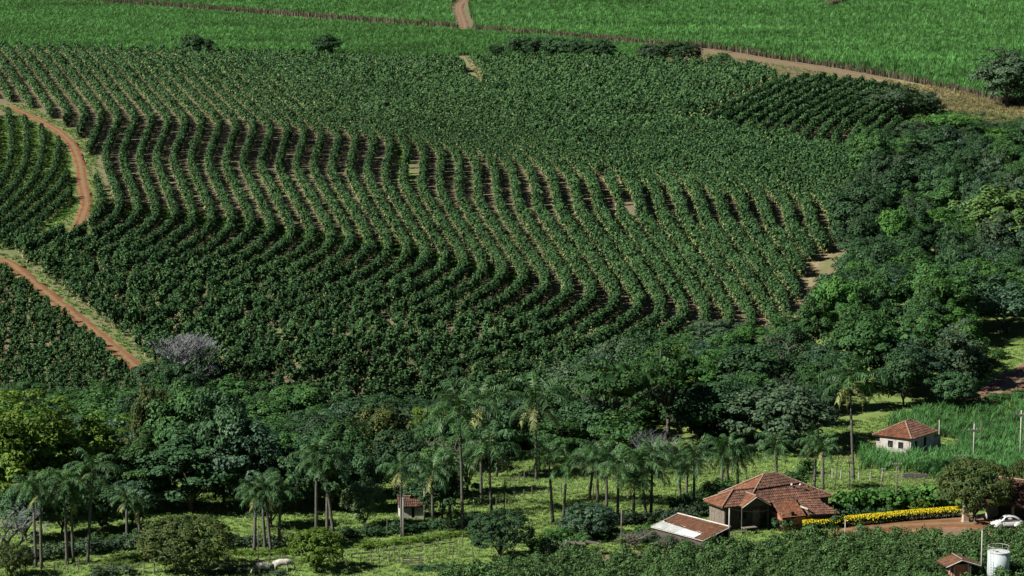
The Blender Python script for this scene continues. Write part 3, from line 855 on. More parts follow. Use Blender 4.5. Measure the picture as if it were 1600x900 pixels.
P = np.concatenate([edge_line(GT1, o_, 0.55, rs) for o_ in (1.7, 2.2)] + [edge_line(GT2, o_, 0.9, rs) for o_ in (4.2,)] + [edge_line(GT3, 3.8, 0.7, rs)] + [edge_line(GUP2, o_, 0.5, rs) for o_ in (2.2, 2.6)])
P = P[dist_line(P, GUP) > 2.6]
tag(scatter('cane_stalks', NG_STALK, P, 3, 0.55, 1.15, rs), 'brown bare cane stalks along the cut edge of the upper field', 'cane stalks', kind='stuff')
tag(scatter('weed_cover', NG_WEED, P_WEEDCOVER, 3, 0.7, 1.4, rs), 'green weeds between the coffee rows left of the road', 'weeds', kind='stuff')
# ------------------------------------------------------------------ trees
def crown_mesh(name, seed, rx, h0, h1, nclump, lpc, ll, lw, cr, shell=0.55, flat=1.0, top=1.4, low=0.25, ragged=0.18):
    rs = np.random.RandomState(seed)
    cz = (h0 + h1) / 2; rz = (h1 - h0) / 2
    C = []
    while len(C) < nclump:
        d = rs.normal(size=3); d /= np.linalg.norm(d)
        if d[2] < -low and rs.uniform() < 0.8: continue
        rr = rs.uniform(shell, 1.0) ** 0.6 * (1 + rs.normal(0, ragged))
        p = np.array([d[0] * rx * rr, d[1] * rx * rr, cz + d[2] * rz * rr])
        C.append(p)
    C = np.array(C)
    R = cr * rs.uniform(0.6, 1.25, nclump)
    n = nclump * lpc
    k = np.repeat(np.arange(nclump), lpc)
    d = rs.normal(size=(n, 3)); d[:, 2] = np.abs(d[:, 2]) * top - 0.45
    d /= np.linalg.norm(d, axis=1)[:, None]
    rr = R[k] * rs.uniform(0.55, 1.0, n) ** 0.5
    P = C[k] + d * rr[:, None] * np.array([1, 1, 0.75 * flat])
    out = P - np.array([0, 0, cz]); out /= np.linalg.norm(out, axis=1)[:, None] + 1e-6
    nr = d * 0.75 + out * 0.35 + np.array([0, 0, 0.35]) + rs.normal(0, 0.30, (n, 3))
    q = leaf_quads(P, nr, ll * rs.uniform(0.65, 1.25, n), lw * rs.uniform(0.7, 1.2, n), rs)
    tone = rs.normal(0, 0.16, nclump)
    sh = np.clip(0.45 + tone[k] + rs.normal(0, 0.22, n), 0, 1)
    nc = 130                                   # large inner leaves, added to block light and view through the crown
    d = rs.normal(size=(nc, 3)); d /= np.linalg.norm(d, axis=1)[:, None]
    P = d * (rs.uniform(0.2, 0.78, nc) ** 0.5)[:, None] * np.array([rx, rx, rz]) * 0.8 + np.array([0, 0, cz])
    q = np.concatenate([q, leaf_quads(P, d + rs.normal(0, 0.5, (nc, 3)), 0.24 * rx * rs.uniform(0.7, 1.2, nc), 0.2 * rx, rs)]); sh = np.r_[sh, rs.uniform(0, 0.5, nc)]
    return leaf_mesh(name, q, sh, None, None), C

def trunk_mesh(name, seed, C, h0, r0, nlimb=7, lean=0.3, split=0.5, mat=None):
    rs = np.random.RandomState(seed + 50)
    mb = MB()
    th = h0 * split + 0.6
    p1 = Vector((rs.normal(0, lean), rs.normal(0, lean), th))
    mb.tube([(0, 0, -0.35), (0, 0, 0.05), tuple(p1 * 0.5 + Vector((rs.normal(0, .06), rs.normal(0, .06), 0))), tuple(p1)], [r0 * 1.45, r0 * 1.1, r0 * 0.92, r0 * 0.8], 7)
    ids = rs.choice(len(C), min(nlimb, len(C)), replace=False)
    for i in ids:
        e = Vector(C[i]); mid = p1.lerp(e, 0.5) + Vector((rs.normal(0, .25), rs.normal(0, .25), rs.uniform(-0.2, 0.4)))
        mb.tube([tuple(p1 - Vector((0, 0, 0.2))), tuple(p1.lerp(mid, 0.5) + Vector((0, 0, .1))), tuple(mid), tuple(e)], [r0 * 0.55, r0 * 0.42, r0 * 0.3, r0 * 0.1], 5)
    return mb.mesh(name, mat, True)

def bare_mesh(name, seed, h, r0, depth=6, spread=0.6, mat=None, up=0.25):
    rs = random.Random(seed); mb = MB()
    def grow(p, d, L, r, k):
        q = p + d * L
        m = p.lerp(q, 0.5) + Vector((rs.uniform(-1, 1), rs.uniform(-1, 1), rs.uniform(-1, 1))) * L * 0.07
        mb.tube([p, m, q], [r, r * 0.85, r * 0.68], 5 if k > 3 else 3, False)
        if k == 0: return
        for i in range(rs.choice((2, 3, 3)) if k < depth else 4):
            a = Vector((rs.gauss(0, 1), rs.gauss(0, 1), rs.gauss(0, 0.7))).normalized()
            nd = (d + a * spread * rs.uniform(0.7, 1.4) + Vector((0, 0, up))).normalized()
            grow(q if i < 2 else m, nd, L * rs.uniform(0.62, 0.9), max(r * 0.62, 0.012), k - 1)
    grow(Vector((0, 0, -0.2)), Vector((0, 0, 1)), h * 0.22, r0, depth)
    return mb.mesh(name, mat)

KINDS = {}
def kind(name, n, objname, **kw):
    L = []
    tr = kw.pop('trunk'); H = kw['h1']
    for i in range(n):
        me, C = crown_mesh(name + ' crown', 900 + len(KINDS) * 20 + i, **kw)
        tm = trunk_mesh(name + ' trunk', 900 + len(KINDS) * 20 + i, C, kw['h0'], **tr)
        co = np.empty(len(me.vertices) * 3, np.float32); me.vertices.foreach_get('co', co); co = co.reshape(-1, 3)
        W = np.percentile(np.abs(co[:, :2]), 97) * 2; L.append((me, tm, W, np.percentile(co[:, 2], 99.5)))
    KINDS[name] = (objname, L)
kind('broad', 6, 'broadleaf_tree', rx=4.3, h0=1.6, h1=10, nclump=72, lpc=112, ll=0.44, lw=0.30, cr=1.25, trunk=dict(r0=0.26))
kind('dense', 3, 'dense_tree', rx=4.4, h0=1.0, h1=7.6, nclump=110, lpc=62, ll=0.38, lw=0.26, cr=0.85, shell=0.8, low=0.45, ragged=0.07, trunk=dict(r0=0.22, nlimb=9))
kind('dome', 3, 'domed_tree', rx=4.5, h0=1.3, h1=7.2, nclump=190, lpc=60, ll=0.27, lw=0.18, cr=0.62, shell=0.86, low=0.6, ragged=0.04, trunk=dict(r0=0.2, nlimb=14, split=0.35))
kind('umbrella', 3, 'spreading_tree', rx=5.6, h0=5.0, h1=9.2, nclump=60, lpc=55, ll=0.36, lw=0.2, cr=1.15, shell=0.3, flat=0.5, low=0.2, trunk=dict(r0=0.26, nlimb=14, split=0.55))
kind('tall', 4, 'tall_tree', rx=3.2, h0=1.2, h1=12, nclump=70, lpc=100, ll=0.46, lw=0.26, cr=1.15, shell=0.4, low=0.8, ragged=0.25, trunk=dict(r0=0.2))
kind('airy', 3, 'open_tree', rx=4.2, h0=2.6, h1=10, nclump=40, lpc=46, ll=0.42, lw=0.24, cr=1.1, shell=0.3, ragged=0.28, trunk=dict(r0=0.2, nlimb=14))
kind('shrub', 4, 'shrub', rx=1.25, h0=0.1, h1=1.9, nclump=22, lpc=30, ll=0.26, lw=0.17, cr=0.45, shell=0.5, low=0.9, trunk=dict(r0=0.05, nlimb=5))
kind('bigleaf', 2, 'large_leaved_shrub', rx=1.3, h0=0.1, h1=1.7, nclump=22, lpc=14, ll=0.46, lw=0.40, cr=0.5, shell=0.6, low=0.8, trunk=dict(r0=0.04, nlimb=5))
BARE = [bare_mesh('leafless tree', 31, 8, 0.2, 7, 0.55, M['twig'], 0.3), bare_mesh('leafless tree', 32, 8, 0.2, 6, 0.7, M['twig']), bare_mesh('leafless tree', 36, 8, 0.2, 5, 0.75, M['twigbrown'])]

def set_mat(o, mat):
    if len(o.data.materials) == 0: o.data.materials.append(mat)
    o.material_slots[0].link = 'OBJECT'; o.material_slots[0].material = mat

def tree(label, px, base, top, width, kd='broad', mat='mid', cat='tree', group=None, rs=random, bark='bark', name=None):
    P = G(px, base); s = scale_at(P)
    on, L = KINDS[kd]; me, tm, W, H = rs.choice(L)
    hm = max(0.6, (base - top) / s); wm = width / s
    r = empty(name or on, P, rs.uniform(0, 6.28)); r.scale = (wm / W, wm / W, hm / H)
    t = obj('trunk', tm, r); set_mat(t, M[bark])
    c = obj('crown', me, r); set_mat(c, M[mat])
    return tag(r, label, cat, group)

def bare(label, px, base, top, width, v=0, mat='twig', group=None):
    P = G(px, base); s = scale_at(P); me = BARE[v]
    co = np.empty(len(me.vertices) * 3, np.float32); me.vertices.foreach_get('co', co); co = co.reshape(-1, 3)
    o = obj('leafless_tree', me, loc=P); o.rotation_euler = (0, 0, px * 0.37)
    w = width / s / (np.percentile(np.abs(co[:, :2]), 97) * 2); o.scale = (w, w, (base - top) / s / co[:, 2].max())
    set_mat(o, M[mat])
    return tag(o, label, 'bare tree', group)

RR = random.Random(21)
# far trees by the cane
tree('low dark clump of bushy trees at the cane edge, leftmost at the top', 300, 88, 54, 38, 'dense', 'dark', rs=RR)
tree('small dark tree joined to the leftmost clump at the cane edge', 323, 88, 61, 28, 'dense', 'dark', rs=RR)
tree('lone round dark tree standing between cane and coffee at the top', 509, 90, 53, 44, 'broad', 'dark', rs=RR)
for i, (x, b, t, w) in enumerate([(776, 94, 65, 36), (815, 94, 57, 46), (842, 94, 58, 44), (868, 95, 58, 44), (898, 96, 60, 46), (938, 97, 61, 48)]):
    tree(['small spiky dark tree at the left end of the far tree line', 'first large tree of the dark tree line above the coffee', 'second large tree of the dark tree line above the coffee', 'third large tree of the dark tree line above the coffee', 'fourth large tree of the dark tree line above the coffee', 'rounded tree at the right end of the dark tree line above the coffee'][i], x, b, t, w, 'dense' if i else 'airy', 'dark', group='far tree line above the coffee', rs=RR)
tree('grey green bush left of the dark tree beside the far red road', 1018, 101, 69, 44, 'dense', 'grey', rs=RR)
tree('dark rounded tree where the far red road begins', 1066, 102, 65, 58, 'dense', 'dark', rs=RR)
tree('small bush beside the far red road', 1128, 104, 82, 24, 'dense', 'mid', 'bush', rs=RR)
tree('tall open dark tree against the cane in the upper right corner', 1572, 168, 76, 92, 'broad', 'grey', rs=RR)
tree('dark tree cut by the right edge beside the cane', 1606, 170, 96, 60, 'airy', 'dark', rs=RR)
tree('greyish spreading tree at the corner of the slanting coffee rows', 1410, 196, 136, 118, 'umbrella', 'grey', rs=RR)
tree('dark domed tree right of the slanting coffee rows', 1448, 196, 150, 58, 'dense', 'dark', rs=RR)
tree('bright green domed tree in the upper wood', 1482, 240, 176, 108, 'umbrella', 'bright', rs=RR)
tree('vivid light green low tree at the upper right of the wood', 1572, 250, 200, 76, 'dense', 'bright', rs=RR)
tree('dark blue green tree at the end of the slanting coffee rows', 1385, 246, 196, 60, 'broad', 'dark', rs=RR)
tree('bright green tree beside the patch of dry grass', 1408, 275, 226, 66, 'broad', 'bright', rs=RR)
tree('small bright bush beside the patch of dry grass', 1355, 262, 240, 26, 'shrub', 'bright', 'bush', rs=RR)
tree('light olive large tree high on the right edge of the wood', 1562, 400, 290, 120, 'broad', 'light', rs=RR)
tree('light green tree in the middle of the wood', 1480, 395, 342, 80, 'broad', 'bright', rs=RR)
tree('large dark tree jutting into the coffee field', 1345, 390, 285, 96, 'broad', 'dark', rs=RR)
tree('tall dark tree behind the one jutting into the coffee', 1415, 345, 255, 90, 'broad', 'dark', rs=RR)
tree('round dark tree at the lower edge of the coffee by the earth track', 1322, 510, 420, 92, 'broad', 'dark', rs=RR)
tree('mid green tree above the bright meadow on the right', 1450, 520, 410, 110, 'broad', 'mid', rs=RR)
tree('large grey green tree hanging over the shaded hollow on the right edge', 1575, 520, 430, 110, 'broad', 'glossy', rs=RR)
tree('broad tree on the slope of the wood above the lone palm', 1350, 610, 480, 110, 'broad', 'mid', rs=RR)
tree('grey green tree beside the bright meadow', 1425, 620, 530, 100, 'broad', 'glossy', rs=RR)
tree('rounded dark bush at the lower right tip of the wood', 1490, 640, 580, 70, 'dense', 'dark', 'bush', rs=RR)
tree('small olive bush at the rim of the bright meadow', 1518, 575, 525, 44, 'dense', 'grey', 'bush', rs=RR)
# the wood that fills the gully
WOOD = [(1350, 268), (1400, 232), (1460, 222), (1545, 214), (1640, 212), (1640, 520), (1530, 525), (1500, 560), (1510, 625), (1400, 640), (1300, 650), (1240, 640),
        (1225, 575), (1285, 530), (1312, 470), (1365, 405), (1335, 340)]
poly = np.array(WOOD, float)
rs_ = np.random.RandomState(3)
gpts = area_points(WOOD, 0.5, rs_, [(GPD, 6.0)])
taken = [np.array(o.location) for o in COL.objects if o.get('category') in ('tree', 'bush')]
wood = []
for p in gpts[rs_.permutation(len(gpts))]:
    if all((p[0] - t[0]) ** 2 + (p[1] - t[1]) ** 2 > 6.4 ** 2 for t in taken):
        taken.append(p); wood.append(p)
WL = {'dark': 'dark green tree crowded among others in the wooded gully on the right', 'mid': 'mid green tree crowded among others in the wooded gully on the right', 'grey': 'grey green tree crowded among others in the wooded gully on the right',
      'bright': 'bright green tree crowded among others in the wooded gully on the right', 'glossy': 'bluish green tree crowded among others in the wooded gully on the right', 'yellow': 'yellowish tree crowded among others in the wooded gully on the right'}
for p in wood:
    x, y = project(p); s = scale_at(p)
    mt = RR.choice(['dark', 'dark', 'dark', 'mid', 'mid', 'grey', 'glossy', 'bright', 'dark', 'dark', 'glossy'])
    kd = RR.choice(['broad', 'broad', 'broad', 'tall', 'airy'])
    h = (RR.uniform(4.5, 7.0) if y < 265 else RR.uniform(7.5, 12.5)) * s; w = RR.uniform(6.0, 9.0) * s
    tree(WL[mt], float(x), float(y), float(y - h), w, kd, mt, group='trees of the wooded gully, ' + mt, rs=RR)
print('wood trees', len(wood))

# valley belt, left to right
BELT = [
 ('dark tree filling the hollow behind the thin left palms', 40, 845, 742, 90, 'broad', 'dark'),
 ('dark shaded tree between the left palms', 98, 838, 735, 90, 'broad', 'mid'),
 ('dark tree right behind the pale trunked left palm', 158, 832, 742, 84, 'broad', 'dark'),
 ('low dark tree at the end of the left hollow', 206, 824, 750, 64, 'broad', 'glossy'),
 ('dark tree behind the second palm group', 425, 825, 735, 80, 'broad', 'dark'),
 ('dark tree behind the palms beside the pale tree', 515, 800, 690, 84, 'broad', 'dark'),
 ('open dark tree leaning over the ruined cottage', 655, 806, 735, 60, 'airy', 'dark'),
 ('dark shaded tree right of the ruined cottage', 690, 812, 730, 70, 'broad', 'dark'),
 ('yellow green bamboo-like tree at the left edge above the pasture', 30, 815, 612, 120, 'tall', 'yellow'),
 ('tall yellow green tree, second from the left edge', 100, 800, 618, 110, 'tall', 'yellow'),
 ('yellow green tree in front of the lower left coffee block', 158, 795, 640, 90, 'tall', 'yellow'),
 ('olive tree at the left edge under the coffee block', 5, 790, 640, 80, 'tall', 'yellow'),
 ('light green feathery tree beside the dark round ones', 215, 800, 668, 80, 'tall', 'mid'),
 ('brownish topped tree at the foot of the red road', 236, 770, 602, 84, 'broad', 'olive'),
 ('dark dense tree below the leafless tree', 300, 780, 595, 120, 'broad', 'mid'),
 ('huge dark green tree with pale flower tufts on its crown', 348, 795, 606, 96, 'broad', 'dark'),
 ('dark glossy tree over the sunny pasture', 300, 800, 665, 140, 'broad', 'dark'),
 ('wide dark tree shading the upper pasture', 385, 800, 655, 120, 'broad', 'glossy'),
 ('green tree beside the red earth clearing', 452, 775, 676, 80, 'broad', 'mid'),
 ('dark tree behind the middle palms', 490, 785, 672, 90, 'broad', 'dark'),
 ('bushy green tree left of the yellow flowering tree', 535, 775, 655, 90, 'broad', 'mid'),
 ('yellow flowering tree in the valley belt', 597, 745, 632, 84, 'broad', 'olive'),
 ('bright yellowish bush behind the flowering tree', 672, 720, 632, 60, 'tall', 'yellow'),
 ('dark tree above the ruined cottage', 622, 780, 672, 110, 'broad', 'dark'),
 ('dark tree left of the tallest palms', 560, 800, 690, 80, 'broad', 'dark'),
 ('green tree between palms above the ruined cottage', 690, 790, 690, 80, 'airy', 'mid'),
 ('dark tree in the shade behind the tallest palms', 775, 745, 620, 90, 'broad', 'dark'),
 ('tree at the foot of the coffee behind the yellowed palm', 860, 705, 600, 100, 'broad', 'dark'),
 ('grey green tree at the lower edge of the coffee', 900, 660, 560, 110, 'airy', 'grey'),
 ('wide flat topped tree with pale branches in the valley', 960, 715, 562, 170, 'umbrella', 'mid'),
 ('big spreading tree at the lowest corner of the hillside rows', 1040, 700, 532, 150, 'umbrella', 'mid'),
 ('yellow green tree standing before the curved hedgerow ends', 1052, 640, 540, 70, 'tall', 'yellow'),
 ('bright leafy tree right of the yellow green one', 1112, 640, 543, 80, 'tall', 'bright'),
 ('dark leaning tree at the hedgerow ends', 1010, 610, 515, 74, 'broad', 'dark'),
 ('dark round tree below the right hedgerow ends', 1165, 640, 536, 110, 'broad', 'dark'),
 ('grey green dome tree left of the lone palm', 1212, 705, 602, 160, 'dense', 'grey'),
 ('dark tree under the spreading tree', 1100, 700, 600, 110, 'broad', 'dark'),
 ('feathery green tree left of the grey dome', 1130, 700, 630, 90, 'tall', 'mid'),
 ('dark tree behind the tall leaning trunk', 920, 715, 625, 110, 'broad', 'dark'),
 ('green tree over the upper pasture gate', 870, 725, 650, 80, 'broad', 'mid'),
 ('dark tree filling the gap beside the lone palm', 1270, 690, 600, 90, 'broad', 'dark'),
 ('shaded tree behind the left palms', 70, 800, 690, 110, 'broad', 'dark'),
 ('shaded tree in the hollow behind the left palms', 150, 790, 690, 100, 'broad', 'dark'),
 ('shaded tree at the edge of the sunny pasture', 225, 798, 712, 90, 'broad', 'dark'),
 ('dark tree behind the pale tree in the pasture', 455, 800, 700, 90, 'broad', 'dark'),
 ('green tree half hidden behind palms in the middle', 730, 770, 660, 90, 'broad', 'mid'),
]
for (lb, x, b, t, w, kd, mt) in BELT:
    tree(lb, x, b, t, w, kd, mt, rs=RR)
tree('tree with a tall leaning bare trunk above the palm row', 975, 733, 640, 90, 'airy', 'mid', rs=RR)
BF = [(x_, y_) for x_, y_ in ((0, 655), (210, 655), (255, 625), (330, 648), (470, 672), (600, 678), (800, 674), (885, 648), (965, 590), (1060, 568), (1190, 556), (1270, 560),
      (1300, 660), (1180, 690), (1000, 700), (840, 705), (700, 740), (480, 745), (300, 775), (130, 800), (0, 815))]
gpts = area_points(BF, 0.5, rs_, [(CLEAR, 5.0)])
taken = [np.array(o.location) for o in COL.objects if o.get('category') in ('tree', 'bush')]
nb_ = 0
for p in gpts[rs_.permutation(len(gpts))]:
    if all((p[0] - t[0]) ** 2 + (p[1] - t[1]) ** 2 > 4.6 ** 2 for t in taken):
        taken.append(p); nb_ += 1
        x, y = project(p); s = scale_at(p); x = float(x); y = float(y)
        mt = RR.choice(['dark', 'dark', 'mid', 'mid', 'grey', 'glossy', 'mid'] + (['yellow', 'yellow'] if x < 230 else []) + (['bright'] if x > 900 else []))
        kd = RR.choice(['broad', 'broad', 'tall', 'airy', 'dense'])
        h_ = RR.uniform(4.0, 7.5)
        word = {'dark': 'dark green', 'mid': 'mid green', 'grey': 'grey green', 'glossy': 'bluish green', 'yellow': 'yellow green', 'bright': 'bright green'}[mt]
        sec = 'left end' if x < 250 else 'left half' if x < 560 else 'middle' if x < 820 else 'right half' if x < 1060 else 'right end'
        shp = {'broad': 'rounded', 'tall': 'tall', 'airy': 'loose', 'dense': 'compact'}[kd]
        tree('%s %s tree filling the %s of the valley belt' % (shp, word, sec), x, y, y - h_ * s, RR.uniform(5.5, 8.5) * s, kd, mt, group='trees filling the valley belt', rs=RR)
print('belt fill', nb_)
# pasture trees
tree('large domed tree with olive top on two trunks by the fence', 290, 897, 808, 142, 'dome', 'olive', rs=RR)
tree('round tree with yellowish leaves right of the cows', 494, 893, 825, 84, 'dense', 'yellow', rs=RR, name='round_tree')
tree('compact dark round tree casting a shadow by the wooden gate', 782, 876, 797, 100, 'dome', 'dark', rs=RR)
tree('glossy dark dome tree in front of the palm row', 922, 843, 786, 78, 'dense', 'glossy', rs=RR)
tree('pale leathery leaved tree in the sunny pasture', 568, 823, 752, 66, 'dense', 'pale', rs=RR)
tree('round yellow tinged tree in the lower left corner', 18, 902, 850, 66, 'dome', 'olive', rs=RR)
tree('wide olive green umbrella tree beside the car', 1523, 816, 716, 112, 'dome', 'olive', rs=RR)
tree('olive round tree cut by the right edge above the garage', 1602, 800, 718, 62, 'dome', 'olive', rs=RR)
bare('grey leafless tree at the foot of the lower red road', 276, 610, 512, 125, 0)
bare('leafless grey shrub right of the grey leafless tree', 312, 622, 560, 80, 1)
bare('leafless tree with crooked branches at the left edge', 12, 870, 775, 110, 1)
bare('leafless brush between the tall leaning trunk and palms', 1020, 742, 660, 70, 1)
bare('brown dead tree at the right lower tip of the coffee field', 1228, 600, 520, 90, 2, 'twigbrown')
bare('bare pale branches above the ruined cottage', 702, 780, 680, 90, 2, 'twigbrown')
bare('dry twiggy brush left of the rusty shed roof', 990, 858, 826, 64, 1, 'twigbrown')
bare('dry twiggy brush in front of the rusty shed roof', 1040, 862, 838, 44, 1, 'twigbrown')

# shrubs and hedges
def shrubs(pts, mat, label, group, kd='shrub', cat='shrub'):
    for i, (x, b, t, w) in enumerate(pts):
        tree(label, x, b, t, w, kd, mat, cat, group, RR)
line = lambda x0, y0, x1, y1, n, h, w, j=4: [(x0 + (x1 - x0) * i / (n - 1) + RR.uniform(-j, j), y0 + (y1 - y0) * i / (n - 1) + RR.uniform(-2, 2), y0 + (y1 - y0) * i / (n - 1) - h * RR.uniform(0.7, 1.2), w * RR.uniform(0.8, 1.25)) for i in range(n)]
shrubs(line(20, 880, 220, 855, 12, 24, 34), 'grey', 'dusky shrub at the feet of the left palms', 'shrubs under the left palms')
shrubs(line(140, 858, 225, 848, 7, 22, 30), 'mid', 'green shrub in the strip left of the domed olive tree', 'shrubs left of the domed tree')
shrubs(line(365, 855, 455, 855, 6, 22, 30), 'grey', 'dark shrub under the second palm group', 'shrubs under the second palm group')
shrubs(line(540, 842, 735, 822, 14, 20, 30), 'dark', 'dark shrub of the hedge strip before the ruined cottage', 'hedge strip before the ruined cottage')
shrubs(line(570, 858, 730, 838, 12, 10, 26), 'yellow', 'low yellow green weed bush along the hedge strip', 'weeds along the hedge strip')
shrubs(line(370, 868, 480, 862, 6, 8, 24), 'yellow', 'low yellow green weed bush under the second palm group', 'weeds under the second palm group')
shrubs(line(170, 884, 230, 876, 5, 8, 24), 'yellow', 'low yellow green weed bush left of the domed tree', 'weeds left of the domed tree')
shrubs(line(880, 830, 1110, 805, 16, 22, 28), 'grey', 'dusky shrub at the feet of the palm row', 'shrubs under the palm row')
shrubs(line(1060, 800, 1130, 770, 6, 26, 34), 'mid', 'green shrub behind the wooden house wing', 'shrubs behind the wooden wing')
shrubs(line(836, 866, 905, 860, 6, 30, 30), 'mid', 'garden shrub left of the glossy dome tree', 'garden shrubs left of the dome tree')
shrubs([(842, 872, 836, 24), (880, 848, 822, 30), (862, 845, 826, 24)], 'bright', 'bright green garden shrub beside the dark round tree', 'bright garden shrubs')
shrubs(line(850, 876, 890, 872, 4, 26, 26), 'pale', 'silvery leaved garden shrub at the plot edge', 'silvery garden shrubs')
shrubs(line(980, 850, 1010, 838, 3, 22, 26), 'bright', 'bright green bush behind the shed', 'bushes behind the shed')
shrubs(line(1318, 806, 1470, 792, 15, 34, 40) + line(1330, 792, 1450, 784, 9, 24, 38), 'bright', 'large leaved bright green shrub behind the yellow hedge', 'large leaved shrubs behind the yellow hedge', 'bigleaf')
shrubs(line(1205, 828, 1300, 822, 9, 24, 30) + line(1300, 812, 1400, 812, 8, 20, 26), 'dark', 'dark shrub against the house front and hedge', 'dark shrubs by the house front')
shrubs([(1437, 802, 778, 30)], 'yellow', 'yellow flowering shrub behind the yellow hedge', None)
shrubs(line(1232, 775, 1262, 740, 4, 26, 30), 'mid', 'shrub right behind the main roof', 'shrubs behind the main roof')
shrubs(line(1500, 640, 1600, 618, 9, 12, 26) + line(1520, 590, 1560, 560, 5, 16, 30), 'mid', 'low bush at the rim of the bright meadow', 'bushes round the bright meadow')
shrubs(line(660, 893, 830, 893, 10, 14, 28), 'dark', 'low dark bush beside the wooden gate and plot', 'low bushes by the gate')
shrubs(line(340, 897, 440, 899, 6, 9, 26) + line(150, 900, 200, 898, 3, 18, 30), 'grey', 'low weedy bush at the bottom edge of the pasture', 'weedy bushes at the bottom edge')

shrubs(line(1004, 846, 1092, 870, 13, 20, 26), 'grey', 'dusky bush along the low side of the shed', 'bushes along the shed')
shrubs(line(860, 852, 960, 840, 8, 22, 28), 'mid', 'garden bush under the glossy dome tree', 'garden bushes under the dome tree')
shrubs(line(1465, 200, 1600, 206, 9, 16, 26) + line(1480, 178, 1590, 192, 5, 10, 18), 'grey', 'dusky bush on the dry grass along the top of the wood', 'bushes along the top of the wood')
shrubs(line(1290, 500, 1345, 415, 6, 14, 22), 'mid', 'small bush on the dry strip between coffee and wood', 'bushes on the dry strip')
# ------------------------------------------------------------------ palms
def frond_mesh(name, seed, L=2.9, up=0.9, droop=1.9, nl=22, dry=0.0):
    rs = np.random.RandomState(seed)
    V = []; F = []; sh = []; dr = []
    n = 12; pts = []
    p = np.array([0.0, 0, 0]); a = up
    for i in range(n + 1):
        pts.append(p.copy()); a = up - droop * (i / n) ** 1.3
        p = p + np.array([math.cos(a), 0, math.sin(a)]) * L / n
    pts = np.array(pts)
    for i in range(n):
        w = 0.045 * (1 - i / n) + 0.008; k = len(V)
        V += [pts[i] + [0, -w, 0], pts[i] + [0, w, 0], pts[i + 1] + [0, w * .8, 0], pts[i + 1] + [0, -w * .8, 0]]
        F.append((k, k + 1, k + 2, k + 3)); sh.append(0.9); dr.append(0.4)
    for side in (-1, 1):
        for i in range(nl):
            t = 0.10 + 0.9 * (i + rs.uniform(-.3, .3)) / nl; t = min(max(t, 0.08), 0.995)
            j = min(int(t * n), n - 1); c = pts[j] + (pts[j + 1] - pts[j]) * (t * n - j)
            tg = pts[j + 1] - pts[j]; tg /= np.linalg.norm(tg)
            ln = 0.85 * math.sin(min(1, t * 1.25 + 0.25) * math.pi * 0.62) * rs.uniform(0.8, 1.15)
            d = tg * 0.45 + np.array([0, side * 0.75, 0]) + np.array([0, 0, rs.uniform(-0.6, 0.1)])
            d /= np.linalg.norm(d); m = c + d * ln * 0.5; e = c + d * ln * 0.85 + np.array([0, 0, -ln * 0.5])
            w = 0.045; k = len(V)
            V += [c - tg * w, c + tg * w, m + tg * w, m - tg * w]; F.append((k, k + 1, k + 2, k + 3))
            V += [e]; F.append((k + 3, k + 2, k + 4, k + 4)); s_ = rs.uniform(0.1, 0.9); sh += [s_, s_]; x = dry * rs.uniform(0.4, 1); dr += [x, x]
    F = [f for f in F]
    me = bpy.data.meshes.new(name)
    me.from_pydata([tuple(v) for v in V], [], [f if f[2] != f[3] else f[:3] for f in F])
    me.materials.append(M['palm'])
    for an, arr in (('shade', sh), ('dry', dr)):
        a_ = me.attributes.new(an, 'FLOAT', 'FACE'); a_.data.foreach_set('value', np.array(arr, np.float32))
    return me
FR_UP = [frond_mesh('frond', 1 + i, 3.3, 1.25, 1.35) for i in range(2)]
FR_MID = [frond_mesh('frond', 5 + i, 3.6, 0.75, 1.75) for i in range(3)]
FR_LOW = [frond_mesh('frond', 9 + i, 3.1, 0.15, 1.55, dry=0.0) for i in range(2)]
FR_DRY = [frond_mesh('frond', 12 + i, 2.5, -0.35, 1.1, dry=0.95) for i in range(2)]
def palm_trunk(seed, h):
    rs = random.Random(seed); mb = MB(); n = 9
    bx, by = rs.uniform(-.25, .25), rs.uniform(-.25, .25)
    pts = [(bx * math.sin(i / n * 2.2), by * math.sin(i / n * 2.0), -0.2 + (h + 0.2) * i / n) for i in range(n + 1)]
    mb.tube(pts, [0.19 - 0.07 * (i / n) + (0.05 if i == 0 else 0) for i in range(n + 1)], 8)
    return mb.mesh('palm trunk', M['palmbark'], True), Vector(pts[-1])
PTR = [palm_trunk(60 + i, 8.0) for i in range(4)]
def palm(label, px, base, top, width, dry=1, group=None, n=20):
    P = G(px, base); s = scale_at(P)
    fs = max(0.5, min(1.5, width / s / 4.8 * RR.uniform(0.9, 1.12)))
    h = max(2.0, (base - top) / s - 1.5 * fs)
    r = empty('palm_tree', P, RR.uniform(0, 6.28)); r.rotation_euler[0] = RR.gauss(0, 0.045); r.rotation_euler[1] = RR.gauss(0, 0.045)
    tm, tip = RR.choice(PTR)
    t = obj('trunk', tm, r); k = h / 8.0; t.scale = (1, 1, k); tp = Vector((tip.x, tip.y, tip.z * k))
    for i in range(n):
        f = i / n
        me = RR.choice(FR_UP if f < 0.25 else FR_MID if f < 0.7 else (FR_DRY if dry and RR.random() < 0.22 * dry else FR_LOW))
        o = obj('frond', me, r, tp + Vector((0, 0, -0.02 * i)))
        o.rotation_euler = (RR.uniform(-.15, .15), RR.uniform(-.12, .12), i * 2.39996 + RR.uniform(-.2, .2)); q = fs * RR.uniform(0.85, 1.15); o.scale = (q, q, q)
    return tag(r, label, 'palm', group)
